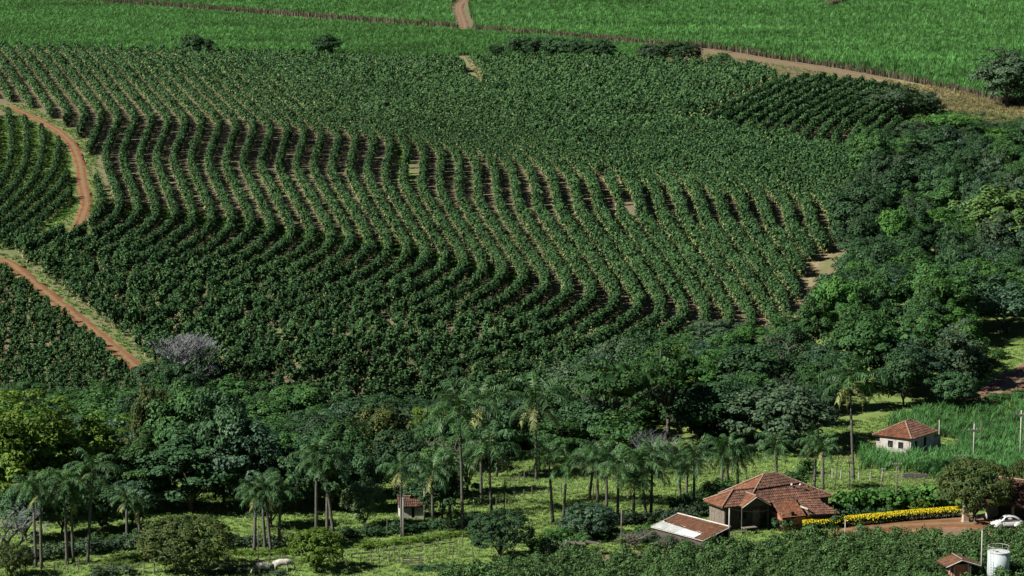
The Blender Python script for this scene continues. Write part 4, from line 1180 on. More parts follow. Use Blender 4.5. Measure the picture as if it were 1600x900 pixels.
PALMS = [
 ('lone tall palm with yellowed skirt left of the small abandoned house', 1334, 750, 566, 92, 2),
 ('tallest palm of the middle group with dark trunk', 723, 828, 612, 84, 1),
 ('tall palm just right of the tallest palm', 752, 790, 600, 84, 1),
 ('palm with yellowed lower fronds at the lower edge of the coffee', 838, 750, 598, 86, 2),
 ('palm right of the tallest palm with full drooping crown', 768, 800, 676, 74, 2),
 ('slender pale trunked palm at the left end of the right palm row', 864, 818, 690, 60, 1),
 ('palm beside the slender pale trunked palm', 879, 820, 700, 62, 1),
 ('third palm from the left of the right palm row', 920, 783, 698, 60, 1),
 ('fourth palm from the left of the right palm row', 934, 786, 690, 62, 1),
 ('fifth palm from the left of the right palm row', 948, 792, 704, 60, 1),
 ('palm behind the glossy dome tree', 965, 812, 712, 62, 1),
 ('young palm left of the leafless brush', 990, 806, 735, 50, 1),
 ('palm with wide arching fronds above the shed', 1010, 806, 704, 70, 1),
 ('palm next to the wide arching one above the shed', 1017, 804, 690, 60, 1),
 ('palm halfway between shed and leafless brush', 1063, 782, 700, 56, 1),
 ('palm behind the left corner of the main roof', 1084, 800, 694, 66, 1),
 ('short palm beside the left corner of the main roof', 1071, 786, 715, 50, 1),
 ('palm rising behind the main roof, left one', 1127, 768, 690, 60, 1),
 ('palm rising behind the main roof, middle one', 1137, 768, 684, 56, 1),
 ('palm rising behind the main roof, right one', 1153, 764, 692, 56, 1),
 ('palm above the ridge of the main roof', 1213, 744, 680, 56, 1),
 ('dense palm between main roof and lone tall palm', 1272, 764, 676, 50, 1),
 ('second dense palm between main roof and lone tall palm', 1286, 766, 684, 46, 1),
 ('dark trunked palm left of the pale pasture tree', 494, 830, 690, 70, 1),
 ('palm touching the pale pasture tree', 511, 832, 700, 60, 1),
 ('stout palm beside the pale pasture tree', 521, 832, 708, 60, 1),
 ('palm in front of the ruined cottage', 628, 838, 712, 62, 1),
 ('palm right of the ruined cottage', 676, 815, 715, 60, 1),
 ('palm leaning near the ruined cottage', 702, 812, 712, 58, 1),
 ('thin twin trunk palm at the far left', 56, 886, 742, 56, 1),
 ('palm beside the thin twin trunk at the far left', 65, 888, 752, 50, 1),
 ('palm with hanging fronds in the left group', 105, 882, 730, 60, 2),
 ('short trunked palm of the left group', 115, 880, 752, 50, 1),
 ('pale trunked palm of the left group', 137, 880, 708, 66, 2),
 ('young palm at the edge of the left hollow', 199, 850, 766, 42, 1),
 ('young palm right of the left hollow', 219, 846, 778, 40, 1),
 ('pale trunked palm right of the domed olive tree', 397, 862, 752, 50, 1),
 ('palm of the second group behind the cows', 415, 858, 742, 56, 1),
 ('short palm of the second group behind the cows', 424, 862, 752, 50, 1),
 ('leaning palm of the second group behind the cows', 436, 858, 748, 54, 1),
]
for (lb, x, b, t, w, d) in PALMS: palm(lb, x, b, t, w, d)
# ------------------------------------------------------------------ buildings
def attr_mat(name, a, b, c=None, rough=0.9, nscale=1.2):
    m, nt = newmat(name)
    at = N(nt, 'ShaderNodeAttribute', attribute_name='shade'); geo = N(nt, 'ShaderNodeNewGeometry')
    col = mixc(nt, at.outputs['Fac'], a, b)
    n = noise(nt, nscale, 6, 0.7, geo.outputs['Position'])
    if c: col = mixc(nt, ramp(nt, n, [(0.48, 0.0), (0.66, 0.8)]), col, c)
    finish(nt, col, rough, 0.15)
    return m
M['tile'] = attr_mat('clay tiles', (0.066, 0.034, 0.025), (0.175, 0.088, 0.059), (0.045, 0.034, 0.029))
M['tile_old'] = attr_mat('old dark clay tiles', (0.06, 0.033, 0.026), (0.14, 0.072, 0.05), (0.038, 0.03, 0.026))
M['tile_sunlit'] = attr_mat('sunlit clay tiles', (0.12, 0.05, 0.029), (0.24, 0.108, 0.06), (0.065, 0.04, 0.031))  # lit copy of the clay tiles, sunlight put into the colour
M['tile_rust'] = attr_mat('mossy rusty tiles', (0.08, 0.04, 0.026), (0.20, 0.092, 0.05), (0.05, 0.042, 0.034), nscale=2.5)
M['ridge'] = plain('mortared ridge tiles', (0.14, 0.08, 0.055), (0.27, 0.19, 0.14), 3.0)
M['plaster'] = plain('stained white plaster', (0.22, 0.20, 0.17), (0.42, 0.41, 0.38), 1.3, c3=(0.54, 0.53, 0.50))
M['brick'] = plain('brick', (0.22, 0.085, 0.05), (0.36, 0.16, 0.10), 5.0)
M['sheet_white'] = plain('white roofing sheet', (0.36, 0.40, 0.42), (0.46, 0.49, 0.50), 1.0, 0.5)
M['sheet_grey'] = plain('grey corrugated sheet', (0.22, 0.24, 0.23), (0.42, 0.44, 0.42), 1.5, 0.6)
M['whitewood'] = plain('pale painted wood', (0.24, 0.23, 0.20), (0.42, 0.40, 0.37), 4.0)
M['darkwood'] = plain('dark weathered and shaded boards', (0.03, 0.026, 0.022), (0.085, 0.075, 0.062), 4.0)  # farmhouse front boards darker than its side, porch shade put into the colour
M['board'] = plain('grey weathered boards', (0.085, 0.07, 0.055), (0.19, 0.165, 0.135), 4.0)

def tile_plane(parent, A, B, C, D, mat, name='tiles', cw=0.24, cl=0.40, lift=0.0, seed=1):
    """barrel tiles over a planar roof face: eave A->B, top D->C (C may equal D)"""
    A, B, C, D = (Vector(p) for p in (A, B, C, D))
    rs = np.random.RandomState(seed)
    ex = (B - A).normalized(); nrm = ex.cross((D - A) if (D - A).length > 1e-3 else (C - A)).normalized()
    if nrm.z < 0: nrm = -nrm
    ey = nrm.cross(ex).normalized()
    if ey.z < 0: ey = -ey
    to2 = lambda p: ((p - A).dot(ex), (p - A).dot(ey))
    poly = [to2(p) for p in (A, B, C, D)]
    xs = [p[0] for p in poly]; ys = [p[1] for p in poly]
    # deck under the tiles
    MB().add([p - nrm * 0.05 + nrm * lift for p in (A, B, C, D)] + [p - nrm * 0.13 + nrm * lift for p in (A, B, C, D)], [(0, 1, 2, 3), (7, 6, 5, 4), (0, 4, 5, 1), (1, 5, 6, 2), (2, 6, 7, 3), (3, 7, 4, 0)]).build('roof_deck', M['darkwood'], parent)
    V = []; F = []; sh = []
    ny = int(math.ceil(max(ys) / cl)); nx_ = int((max(xs) - min(xs)) / cw) + 1
    X, Y = np.meshgrid(min(xs) + (np.arange(nx_) + 0.5) * cw, (np.arange(ny) + 0.5) * cl)
    ok = inside(poly, X, Y)
    tone = rs.uniform(0, 1, X.shape) * 0.75 + 0.25 * rs.uniform(0, 1, (ny, 1))
    for j in range(ny):
        for i in range(X.shape[1]):
            if not ok[j, i]: continue
            x, y = X[j, i], Y[j, i]; k = len(V); dz = rs.normal(0, 0.008); sk = rs.normal(0, 0.008)
            for yy, hz in ((y - cl * 0.60, 0.055), (y + cl * 0.5, 0.0)):
                for xx, zz in ((-0.5, 0.0), (-0.26, 0.075), (0.26, 0.075), (0.5, 0.0)):
                    V.append(A + ex * (x + xx * cw * 1.04 + sk) + ey * yy + nrm * (zz + hz + dz + lift))
            for q in range(3):
                F.append((k + q, k + q + 1, k + 5 + q, k + 4 + q)); sh.append(tone[j, i])
            F.append((k + 3, k + 2, k + 1, k)); sh.append(tone[j, i] * 0.8)
    if not F: return None
    me = bpy.data.meshes.new(name); me.from_pydata(V, [], F); me.materials.append(mat)
    a_ = me.attributes.new('shade', 'FLOAT', 'FACE'); a_.data.foreach_set('value', np.array(sh, np.float32)); me.update()
    o = obj(name, me, parent); o['kind'] = 'stuff'
    return o
def ridge_cap(parent, p, q, r=0.11):
    p, q = Vector(p), Vector(q); n = max(2, int((q - p).length / 0.42)); mb = MB()
    for i in range(n):
        a = p.lerp(q, i / n); b = p.lerp(q, (i + 1.12) / n)
        mb.tube([tuple(a + Vector((0, 0, .05))), tuple(b + Vector((0, 0, .03)))], [r * 1.1, r * 0.9], 6)
    return mb.build('ridge_tiles', M['ridge'], parent)
def wall(parent, p, q, z0, z1, mat, th=0.18, name='wall'):
    """upright wall from plan point p to q"""
    p, q = Vector((*p, 0)), Vector((*q, 0)); d = q - p
    return MB().box(((p.x + q.x) / 2, (p.y + q.y) / 2, (z0 + z1) / 2), (d.length, th, z1 - z0), math.atan2(d.y, d.x)).build(name, mat, parent)

R = math.radians
# main farmhouse
H = tag(empty('farmhouse', G(1130, 833), R(25)), 'farmhouse with broad red tiled hip roof and shaded timber front', 'house')
ez, az = 2.9, 5.35
f0, f1 = (3, 0, ez), (14.2, 0, ez); r0, r1 = (7.0, 3.2, az), (8.6, 3.2, az); b0, b1 = (3, 6.4, ez), (14.2, 6.4, ez)
lm = lambda a, b, t: tuple(a[i] + (b[i] - a[i]) * t for i in range(3))
tile_plane(H, (5.2, 0, ez), f1, lm(f1, r1, 0.62), lm((5.2, 0, ez), (7.4, 3.2, az), 0.62), M['tile'], seed=3, lift=0.0)
tile_plane(H, lm(f0, r0, 0.5), lm(f1, r1, 0.58), r1, r0, M['tile_old'], seed=4, lift=0.14)
tile_plane(H, f0, (5.4, 0, ez), lm((5.4, 0, ez), (7.4, 3.2, az), 0.55), lm(f0, r0, 0.55), M['tile_old'], seed=14)
tile_plane(H, b0, f0, r0, r0, M['tile_sunlit'], seed=5)
tile_plane(H, f1, b1, r1, r1, M['tile'], seed=6)
tile_plane(H, b1, b0, r0, r1, M['tile_old'], seed=7)
for a, b in ((r0, r1), (f0, r0), (f1, r1), (b0, r0), (b1, r1)):
    ridge_cap(H, (a[0], a[1], a[2] + 0.1), (b[0], b[1], b[2] + 0.14))
ridge_cap(H, lm((6.0, 0, ez + .2), (7.3, 3.2, az + .2), 0.55), lm(f1, r1, 0.60), 0.1)
# left wing with its hip, gable porch
wz = 4.2
tile_plane(H, (-0.3, 4.1, ez), (-0.3, -0.2, ez), (2.3, 1.95, wz), (2.3, 1.95, wz), M['tile_sunlit'], seed=8)
tile_plane(H, (-0.3, -0.2, ez), (6.0, -0.2, ez), (5.6, 1.95, wz), (2.3, 1.95, wz), M['tile'], seed=9)
tile_plane(H, (5.5, 4.1, ez), (-0.3, 4.1, ez), (2.3, 1.95, wz), (5.5, 1.95, wz), M['tile_old'], seed=10)
for a, b in (((2.3, 1.95, wz), (5.6, 1.95, wz)), ((-0.3, -0.2, ez), (2.3, 1.95, wz)), ((-0.3, 4.1, ez), (2.3, 1.95, wz))):
    ridge_cap(H, (a[0], a[1], a[2] + .08), (b[0], b[1], b[2] + .1))
pz = 3.85
tile_plane(H, (2.0, 1.9, 2.85), (2.0, -0.75, 2.85), (3.75, -0.75, pz), (3.75, 1.9, pz), M['tile_sunlit'], seed=11, lift=0.06)
tile_plane(H, (5.5, -0.75, 2.85), (5.5, 1.6, 2.85), (3.75, 1.6, pz), (3.75, -0.75, pz), M['tile'], seed=12, lift=0.06)
ridge_cap(H, (3.75, -0.8, pz + .15), (3.75, 1.9, pz + .15))
for a, b in (((1.9, -0.8, 2.8), (3.75, -0.8, pz + .02)), ((5.6, -0.8, 2.8), (3.75, -0.8, pz + .02))):
    MB().tube([a, b], 0.07, 4).build('verge_board', M['whitewood'], H)
# walls
for i in range(11):
    v = 0.45 + i * 0.31
    MB().box((0.3 + random.uniform(-.015, .015), v, 1.3), (0.05, 0.285, 3.0 + random.uniform(-.03, .03))).build('plank', M['board'], H)
wall(H, (0.42, 3.75), (4, 3.75), -0.4, 2.8, M['darkwood'])
for i in range(17):
    MB().box((0.5 + i * 0.36, 0.75 + random.uniform(-.01, .01), 1.25), (0.33, 0.06, 3.0)).build('plank', M['darkwood'], H)
MB().add([(2.2, -0.45, 2.78), (5.3, -0.45, 2.78), (3.75, -0.45, 3.72)], [(0, 1, 2)]).build('gable_panel', M['darkwood'], H)
MB().box((2.9, 0.69, 1.6), (0.8, 0.07, 0.9)).build('window', M['black'], H)
MB().box((4.6, 0.69, 1.1), (0.95, 0.07, 2.1)).build('door', M['board'], H)
for u in (2.1, 5.4, 0.3):
    MB().box((u, -0.5 if u > 1 else 0.1, 1.2), (0.14, 0.14, 3.2)).build('porch_post', M['darkwood'], H)
wall(H, (6.2, 0.5), (13.8, 0.5), -0.4, 2.85, M['darkwood'])
wall(H, (13.8, 0.5), (13.8, 6.0), -0.4, 2.85, M['darkwood'])
wall(H, (3.3, 6.0), (13.7, 6.0), -0.4, 2.85, M['plaster'])
# front annex: brick coloured roof slope, white flashing, lean-to
tile_plane(H, (6.2, -2.3, 1.55), (9.25, -2.3, 1.55), (9.25, -0.1, 2.85), (6.2, -0.1, 2.85), M['tile_sunlit'], cw=0.16, cl=0.2, seed=16)
tile_plane(H, (9.5, -2.6, 1.7), (13.6, -2.6, 1.45), (12.2, -0.1, 2.55), (9.5, -0.1, 2.95), M['tile'], seed=17)
MB().box((9.38, -1.2, 2.36), (0.16, 2.75, 0.14)).build('flashing', M['whitewood'], H).rotation_euler = (0, 0, 0)
wall(H, (6.4, -2.1), (9.3, -2.1), -0.5, 1.5, M['brick'])
wall(H, (9.4, -2.2), (13.2, -2.2), -0.5, 1.5, M['darkwood'])
wall(H, (6.4, -2.1), (6.4, 0.4), -0.5, 1.9, M['brick'])
MB().box((7.6, -2.1, 1.75), (0.3, 0.3, 0.8)).build('vent', M['black'], H)
# table and bench on the porch terrace
def place(root_h, u, v, z=0.0):
    c, s = math.cos(root_h.rotation_euler.z), math.sin(root_h.rotation_euler.z)
    x, y = root_h.location.x + u * c - v * s, root_h.location.y + u * s + v * c
    return Vector((x, y, float(mesh_z(x, y)) + z))
t = tag(empty('wooden_table', place(H, 2.4, -1.6), R(25)), 'brown wooden table in front of the farmhouse porch', 'table')
MB().box((0, 0, 0.74), (1.7, 0.75, 0.06)).build('table_top', M['board'], t)
for sx in (-.75, .75):
    for sy in (-.3, .3): MB().box((sx, sy, 0.35), (0.08, 0.08, 0.72)).build('leg', M['wood'], t)
t = tag(empty('wooden_bench', place(H, 0.9, -1.9), R(25)), 'low wooden bench left of the porch table', 'bench')
MB().box((0, 0, 0.44), (1.3, 0.32, 0.06)).build('seat', M['board'], t)
for sx in (-.55, .55): MB().box((sx, 0, 0.2), (0.08, 0.28, 0.42)).build('leg', M['wood'], t)

# shed with patched low roof
S = tag(empty('shed', G(1060, 834), math.atan2(-7.1, 5.4)), 'low shed with rusty tiled roof patched with grey and white sheets', 'shed')
zt_, zl = 2.25, 1.3
sp = lambda u, v, dz=0.0: (u, -v, zt_ + (zl - zt_) * v / 3.9 + dz)
tile_plane(S, sp(0.3, 2.3), sp(8.6, 2.9), sp(8.6, 0.15), sp(0.3, 0.15), M['tile_rust'], seed=21)
tile_plane(S, sp(7.25, 3.95), sp(8.6, 3.95), sp(8.6, 2.8), sp(7.25, 2.8), M['tile_rust'], seed=22)
def corrugated(parent, u0, u1, v0, v1, mat, name, dz=0.03):
    n = max(8, int((u1 - u0) / 0.09)); V = []; F = []
    for i in range(n + 1):
        u = u0 + (u1 - u0) * i / n; h = 0.03 * math.sin(i * math.pi / 2) + dz
        V += [sp(u, v1, h), sp(u, v0, h)]
    for i in range(n): F.append((2 * i, 2 * i + 2, 2 * i + 3, 2 * i + 1))
    MB().add(V, F).build(name, mat, parent)
for i, (u0, u1) in enumerate(((0.0, 0.9), (0.92, 1.85), (1.87, 2.8), (2.82, 3.9))):
    corrugated(S, u0, u1, 2.2, 3.95, M['sheet_grey'], 'grey_sheet', 0.05 + 0.02 * (i % 2))
for i, (u0, u1) in enumerate(((3.92, 5.6), (5.62, 7.2))):
    corrugated(S, u0, u1, 2.55, 4.0, M['sheet_white'], 'white_sheet', 0.07 + 0.02 * i)
MB().tube([sp(-0.05, 0.05, .08), sp(8.7, 0.05, .08)], 0.10, 5).build('ridge_board', M['whitewood'], S)
MB().tube([sp(8.72, 0.05, .06), sp(8.72, 3.9, .06)], 0.06, 4).build('verge_board', M['whitewood'], S)
MB().tube([sp(-0.05, 0.05, .06), sp(-0.05, 3.9, .06)], 0.06, 4).build('verge_board', M['whitewood'], S)
MB().tube([sp(-0.05, 3.95, -.03), sp(8.7, 3.95, -.03)], 0.05, 4).build('eave_board', M['whitewood'], S)
wall(S, (0.15, -0.2), (8.5, -0.2), -0.6, 2.1, M['darkwood'], 0.1)
wall(S, (0.2, -3.7), (8.5, -3.7), -0.6, 1.2, M['darkwood'], 0.1)
wall(S, (0.2, -0.3), (0.2, -3.6), -0.6, 1.2, M['darkwood'], 0.1)
wall(S, (8.5, -0.3), (8.5, -3.6), -0.6, 1.2, M['darkwood'], 0.1)

# small abandoned house in the cane
A_ = tag(empty('abandoned_house', G(1422, 714), R(54)), 'small abandoned white house with orange hip roof in the cane', 'house'); A_.scale = (1.1, 1.1, 1.0)
e = 2.45; a0, a1, a2, a3 = (-0.35, -0.35, e), (6.5, -0.35, e), (6.5, 5.0, e), (-0.35, 5.0, e); q0, q1 = (3.0, 2.3, 4.0), (4.4, 2.3, 4.0)
tile_plane(A_, a0, a1, q1, q0, M['tile'], seed=31); tile_plane(A_, a3, a0, q0, q0, M['tile_sunlit'], seed=32)
tile_plane(A_, a2, a3, q0, q1, M['tile'], seed=33); tile_plane(A_, a1, a2, q1, q1, M['tile'], seed=34)
for a, b in ((q0, q1), (a0, q0), (a3, q0), (a1, q1), (a2, q1)): ridge_cap(A_, a, (b[0], b[1], b[2] + .08), 0.1)
def wall_open(parent, p, q, z0, z1, holes, mat, th=0.16):
    """wall from p to q with rectangular openings (s0, s1, za, zb) filled with dark recessed panes"""
    p, q = Vector((*p, 0)), Vector((*q, 0)); d = (q - p); L = d.length; d.normalize(); ang = math.atan2(d.y, d.x); mb = MB()
    cuts = [0] + sorted(x for h in holes for x in h[:2]) + [L]
    def seg(s0, s1, a, b):
        c = p + d * ((s0 + s1) / 2); mb.box((c.x, c.y, (a + b) / 2), (s1 - s0, th, b - a), ang)
    hs = sorted(holes); s = 0
    for (s0, s1, za, zb) in hs:
        if s0 > s: seg(s, s0, z0, z1)
        if za > z0: seg(s0, s1, z0, za)
        if zb < z1: seg(s0, s1, zb, z1)
        s = s1
    if s < L: seg(s, L, z0, z1)
    mb.build('wall', mat, parent)
    nrm = Vector((-d.y, d.x, 0))
    for (s0, s1, za, zb) in hs:
        c = p + d * ((s0 + s1) / 2) + nrm * 0.05
        w = MB().box((c.x, c.y, (za + zb) / 2), (s1 - s0 + .02, 0.03, zb - za + .02), ang).build('door' if za < 0.3 else 'window', M['black'], parent)
        if za >= 0.3:
            c2 = p + d * ((s0 + s1) / 2) - nrm * 0.06
            MB().box((c2.x, c2.y, za - 0.04), (s1 - s0 + 0.16, 0.14, 0.07), ang).build('sill', M['whitewood'], w)
wall_open(A_, (0, 0), (6.1, 0), -0.4, 2.4, [(1.0, 1.75, 1.0, 1.95), (3.3, 4.1, 0.0, 2.1)], M['plaster'])
wall_open(A_, (0.0, 4.6), (0.0, 0.09), -0.6, 2.4, [(0.0001, 0.5, 1.6, 2.2), (1.6, 2.3, 0.95, 1.9), (3.0, 3.7, 0.95, 1.85)], M['plaster'])
wall(A_, (0.1, 4.6), (6.1, 4.6), -0.4, 2.4, M['plaster']); wall(A_, (6.1, 0.1), (6.1, 4.5), -0.4, 2.4, M['plaster'])
wall(A_, (6.3, 0.5), (8.8, 0.5), -0.4, 1.5, M['plaster']); wall(A_, (8.8, 0.6), (8.8, 3.5), -0.4, 1.3, M['plaster'])
MB().add([(6.2, 0.3, 2.1), (9.1, 0.3, 1.45), (9.1, 3.8, 1.45), (6.2, 3.8, 2.1), (6.2, 0.3, 2.03), (9.1, 0.3, 1.38), (9.1, 3.8, 1.38), (6.2, 3.8, 2.03)], [(0, 1, 2, 3), (7, 6, 5, 4), (0, 4, 5, 1), (1, 5, 6, 2), (2, 6, 7, 3), (3, 7, 4, 0)]).build('lean_to_roof', M['darkwood'], A_)

# ruined cottage among the palms
C_ = tag(empty('ruined_cottage', G(626, 811), R(8)), 'tiny ruined white cottage with rusty roof among the palms', 'cottage')
wall_open(C_, (0, 0), (2.7, 0), -0.3, 1.5, [(1.25, 1.6, 0.1, 1.3)], M['plaster'], 0.14)
wall(C_, (0, 0.1), (0, 2.2), -0.3, 1.5, M['plaster'], 0.14); wall(C_, (2.7, 0.1), (2.7, 2.2), -0.3, 1.5, M['plaster'], 0.14); wall(C_, (0.1, 2.2), (2.6, 2.2), -0.3, 1.5, M['plaster'], 0.14)
tile_plane(C_, (-0.25, -0.3, 1.45), (2.95, -0.3, 1.45), (2.95, 1.1, 2.35), (-0.25, 1.1, 2.35), M['tile_old'], seed=41)
tile_plane(C_, (2.95, 2.5, 1.45), (-0.25, 2.5, 1.45), (-0.25, 1.1, 2.35), (2.95, 1.1, 2.35), M['tile_rust'], seed=42)
ridge_cap(C_, (-0.25, 1.1, 2.38), (2.95, 1.1, 2.38), 0.09)

# garage at the right edge
Q = tag(empty('garage', G(1539, 812), R(-35)), 'garage with tiled roof behind the white car at the right edge', 'garage')
tile_plane(Q, (-0.3, -0.4, 2.1), (9, -0.4, 2.1), (9, 4.2, 4.1), (-0.3, 4.2, 4.1), M['tile'], seed=51)
tile_plane(Q, (9, 8.8, 2.1), (-0.3, 8.8, 2.1), (-0.3, 4.2, 4.1), (9, 4.2, 4.1), M['tile_old'], seed=52)
ridge_cap(Q, (-0.3, 4.2, 4.18), (9, 4.2, 4.18))
wall(Q, (0, 0.4), (0, 8.4), -0.3, 2.1, M['plaster']); wall(Q, (0.2, 3.2), (8.8, 3.2), -0.3, 2.9, M['darkwood'])
MB().add([(0, 0.4, 2.1), (0, 8.4, 2.1), (0, 4.2, 3.85)], [(0, 1, 2)]).build('gable_panel', M['plaster'], Q)
for u in (0.2, 3.4, 6.4): MB().box((u, 0.0, 0.9), (0.22, 0.22, 2.3)).build('post', M['whitewood'], Q)
MB().tube([(-0.34, -0.45, 2.1), (-0.34, 4.2, 4.12)], 0.07, 4).build('verge_board', M['whitewood'], Q)

# brick hut at the bottom
B_ = tag(empty('brick_hut', G(1489, 910), R(12)), 'small brick hut with tiled gable roof at the bottom edge', 'hut')
tile_plane(B_, (-0.9, 2.2, 1.75), (-0.9, -0.5, 1.75), (0.75, -0.5, 2.4), (0.75, 2.2, 2.4), M['tile_rust'], seed=61)
tile_plane(B_, (2.7, -0.5, 1.75), (2.7, 2.2, 1.75), (0.75, 2.2, 2.4), (0.75, -0.5, 2.4), M['tile_old'], seed=62)
ridge_cap(B_, (0.75, -0.55, 2.46), (0.75, 2.2, 2.46), 0.08)
wall(B_, (0.2, 0.2), (1.6, 0.2), -0.3, 1.8, M['brick']); wall(B_, (1.7, 0.1), (1.7, 1.9), -0.3, 1.8, M['plaster']); wall(B_, (0.1, 0.3), (0.1, 1.9), -0.3, 1.8, M['brick']); wall(B_, (0.2, 1.9), (1.6, 1.9), -0.3, 1.8, M['brick'])
for u in (-0.45, 0.0, 1.75): MB().box((u, -0.25, 0.7), (0.14, 0.14, 2.0)).build('post', M['whitewood'], B_)
for a, b in (((-0.95, -0.52, 1.72), (0.75, -0.52, 2.38)), ((2.75, -0.52, 1.72), (0.75, -0.52, 2.38))): MB().tube([a, b], 0.06, 4).build('verge_board', M['whitewood'], B_)

# water tank
def tankmat():
    m, nt = newmat('tank paint'); tc = N(nt, 'ShaderNodeTexCoord')
    n = noise(nt, 2.5, 5, 0.7, tc.outputs['Object']); mp = N(nt, 'ShaderNodeMapping'); mp.inputs['Scale'].default_value = (7, 7, 0.5)
    nt.links.new(tc.outputs['Object'], mp.inputs[0]); n2 = noise(nt, 2.0, 4, 0.7, mp.outputs[0])
    c = ramp(nt, n, [(0.3, (0.30, 0.355, 0.38)), (0.7, (0.39, 0.43, 0.445))]); c = mixc(nt, ramp(nt, n2, [(0.58, 0.0), (0.75, 0.5)]), c, (0.30, 0.30, 0.27))
    finish(nt, c, 0.45, 0.4); return m
M['tank'] = tankmat()
T_ = tag(empty('water_tank', G(1559, 914), R(8)), 'tall white cylindrical water tank with ladder and railing', 'tank')
r, h = 1.1, 3.45
MB().tube([(0, 0, -0.3), (0, 0, 1.1), (0, 0, 1.12), (0, 0, 2.3), (0, 0, 2.32), (0, 0, h)], [r, r, r + .012, r + .012, r, r], 40).build('shell', M['tank'], T_, True)
lid = MB().tube([(0, 0, h - .02), (0, 0, h + .05)], [r + .04, r + .04], 40); lid.tube([(0, 0, h + .05), (0, 0, h + .12)], [r, 0.25], 40); lid.build('lid', M['sheet_white'], T_)
MB().tube([(-.45, -.3, h + .05), (-.45, -.3, h + .22)], 0.26, 16).build('hatch', M['sheet_grey'], T_)
rail = MB()
ring = [(1.08 * math.cos(2 * math.pi * i / 28), 1.08 * math.sin(2 * math.pi * i / 28), h + .62) for i in range(29)]
rail.tube(ring, 0.022, 5, False)
for i in range(0, 28, 4): rail.tube([(ring[i][0], ring[i][1], h), ring[i]], 0.02, 5)
rail.build('railing', M['whitewood'], T_)
lad = MB()
for sx in (-.2, .2):
    c0 = Vector((-1.0, -0.62, 0)); d_ = Vector((0.53, -0.85, 0)) * sx
    lad.tube([tuple(c0 + d_ + Vector((-.08, -.05, -.2))), tuple(c0 + d_ + Vector((-.08, -.05, h + .65)))], 0.022, 5)
for i in range(13):
    c0 = Vector((-1.08, -0.67, 0.1 + i * 0.29)); d_ = Vector((0.53, -0.85, 0)) * 0.2
    lad.tube([tuple(c0 - d_), tuple(c0 + d_)], 0.016, 4)
lad.build('ladder', M['whitewood'], T_)

# gate pillar and yellow hedge
P_ = tag(empty('gate_pillar', G(1508, 816), R(10)), 'square plastered gate pillar at the end of the yellow hedge', 'pillar')
MB().box((0, 0, 0.75), (0.62, 0.62, 2.1)).build('shaft', plain('buff plaster', (0.30, 0.21, 0.14), (0.46, 0.36, 0.26), 2.5), P_)
MB().box((0, 0, 1.86), (0.74, 0.74, 0.12)).build('cap', M['concrete'], P_); MB().box((0, 0, 0.02), (0.78, 0.78, 0.22)).build('base', M['concrete'], P_)
L = gl([(1256, 829), (1300, 824), (1360, 819), (1420, 813), (1468, 809), (1497, 807)], 0.3)
rs = np.random.RandomState(77)
hr = tag(empty('yellow_hedge', Vector(L[len(L) // 2])), 'long clipped hedge with bright yellow top along the yard', 'hedge')
org = np.array(hr.location)
n = 7000; k = rs.randint(0, len(L), n); off = rs.uniform(-0.6, 0.6, n); zz = rs.uniform(0.0, 1.0, n) ** 0.7 * 1.0
C = L[k] + np.c_[rs.uniform(-.2, .2, n), off, zz]; nr = np.c_[rs.normal(0, .4, n), off * 2 + rs.normal(0, .3, n), 0.4 + zz]
q = leaf_quads(C - org, nr, 0.2, 0.12, rs); obj('hedge_leaves', leaf_mesh('hedge leaves', q, rs.uniform(0, 1, n), M['dark']), hr)
n = 15000; k = rs.randint(0, len(L), n); off = rs.normal(0, 0.27, n); zz = 1.12 - 0.35 * np.abs(off) + rs.uniform(-.16, .12, n)
C = L[k] + np.c_[rs.uniform(-.2, .2, n), off, zz]; nr = np.c_[rs.normal(0, .5, n), off + rs.normal(0, .4, n), np.full(n, 0.8)]
q = leaf_quads(C - org, nr, 0.15, 0.10, rs); obj('yellow_shoots', leaf_mesh('yellow shoots', q, rs.uniform(0, 1, n), M['yellow_flower']), hr)

# ------------------------------------------------------------------ car (rounded two-door saloon)
M['carpaint'] = plain('white car paint', (0.40, 0.41, 0.40), (0.46, 0.47, 0.46), 1.5, 0.3, 0.5)
M['glass'] = plain('car glass', (0.012, 0.015, 0.017), rough=0.08, spec=0.6)
M['rubber'] = plain('rubber', (0.015, 0.015, 0.015), rough=0.9)
M['chrome'] = plain('chrome', (0.55, 0.55, 0.55), rough=0.2, metal=1.0)
K = tag(empty('parked_car', G(1573, 825), math.atan2(-0.13, -0.99)), 'white rounded old car parked in front of the garage', 'car')
def loft(sections, n=14):
    """sections: (x, half width, z low, z high); closed rounded cross sections"""
    V = []; F = []
    for (x, w, zl_, zh) in sections:
        for i in range(n):
            a = math.pi * i / (n - 1)
            c, s_ = math.cos(a), math.sin(a)
            V.append((x, w * math.copysign(abs(c) ** 0.62, c), zl_ + (zh - zl_) * max(0.0, s_) ** 0.7))
    m_ = len(sections)
    for j in range(m_ - 1):
        for i in range(n - 1): F.append((j * n + i, (j + 1) * n + i, (j + 1) * n + i + 1, j * n + i + 1))
        F.append((j * n, j * n + n - 1, (j + 1) * n + n - 1, (j + 1) * n))
    F.append(tuple(range(n))); F.append(tuple((m_ - 1) * n + i for i in range(n))[::-1])
    return MB().add(V, F)
body = loft([(-2.0, 0.25, 0.42, 0.60), (-1.85, 0.50, 0.34, 0.80), (-1.5, 0.60, 0.28, 0.98), (-1.0, 0.66, 0.25, 1.04), (-0.3, 0.68, 0.24, 0.98), (0.5, 0.66, 0.24, 0.95),
             (0.8, 0.60, 0.26, 0.98), (1.2, 0.48, 0.30, 0.93), (1.6, 0.36, 0.34, 0.80), (1.85, 0.24, 0.38, 0.62), (1.95, 0.12, 0.42, 0.5)]).build('body', M['carpaint'], K, True)
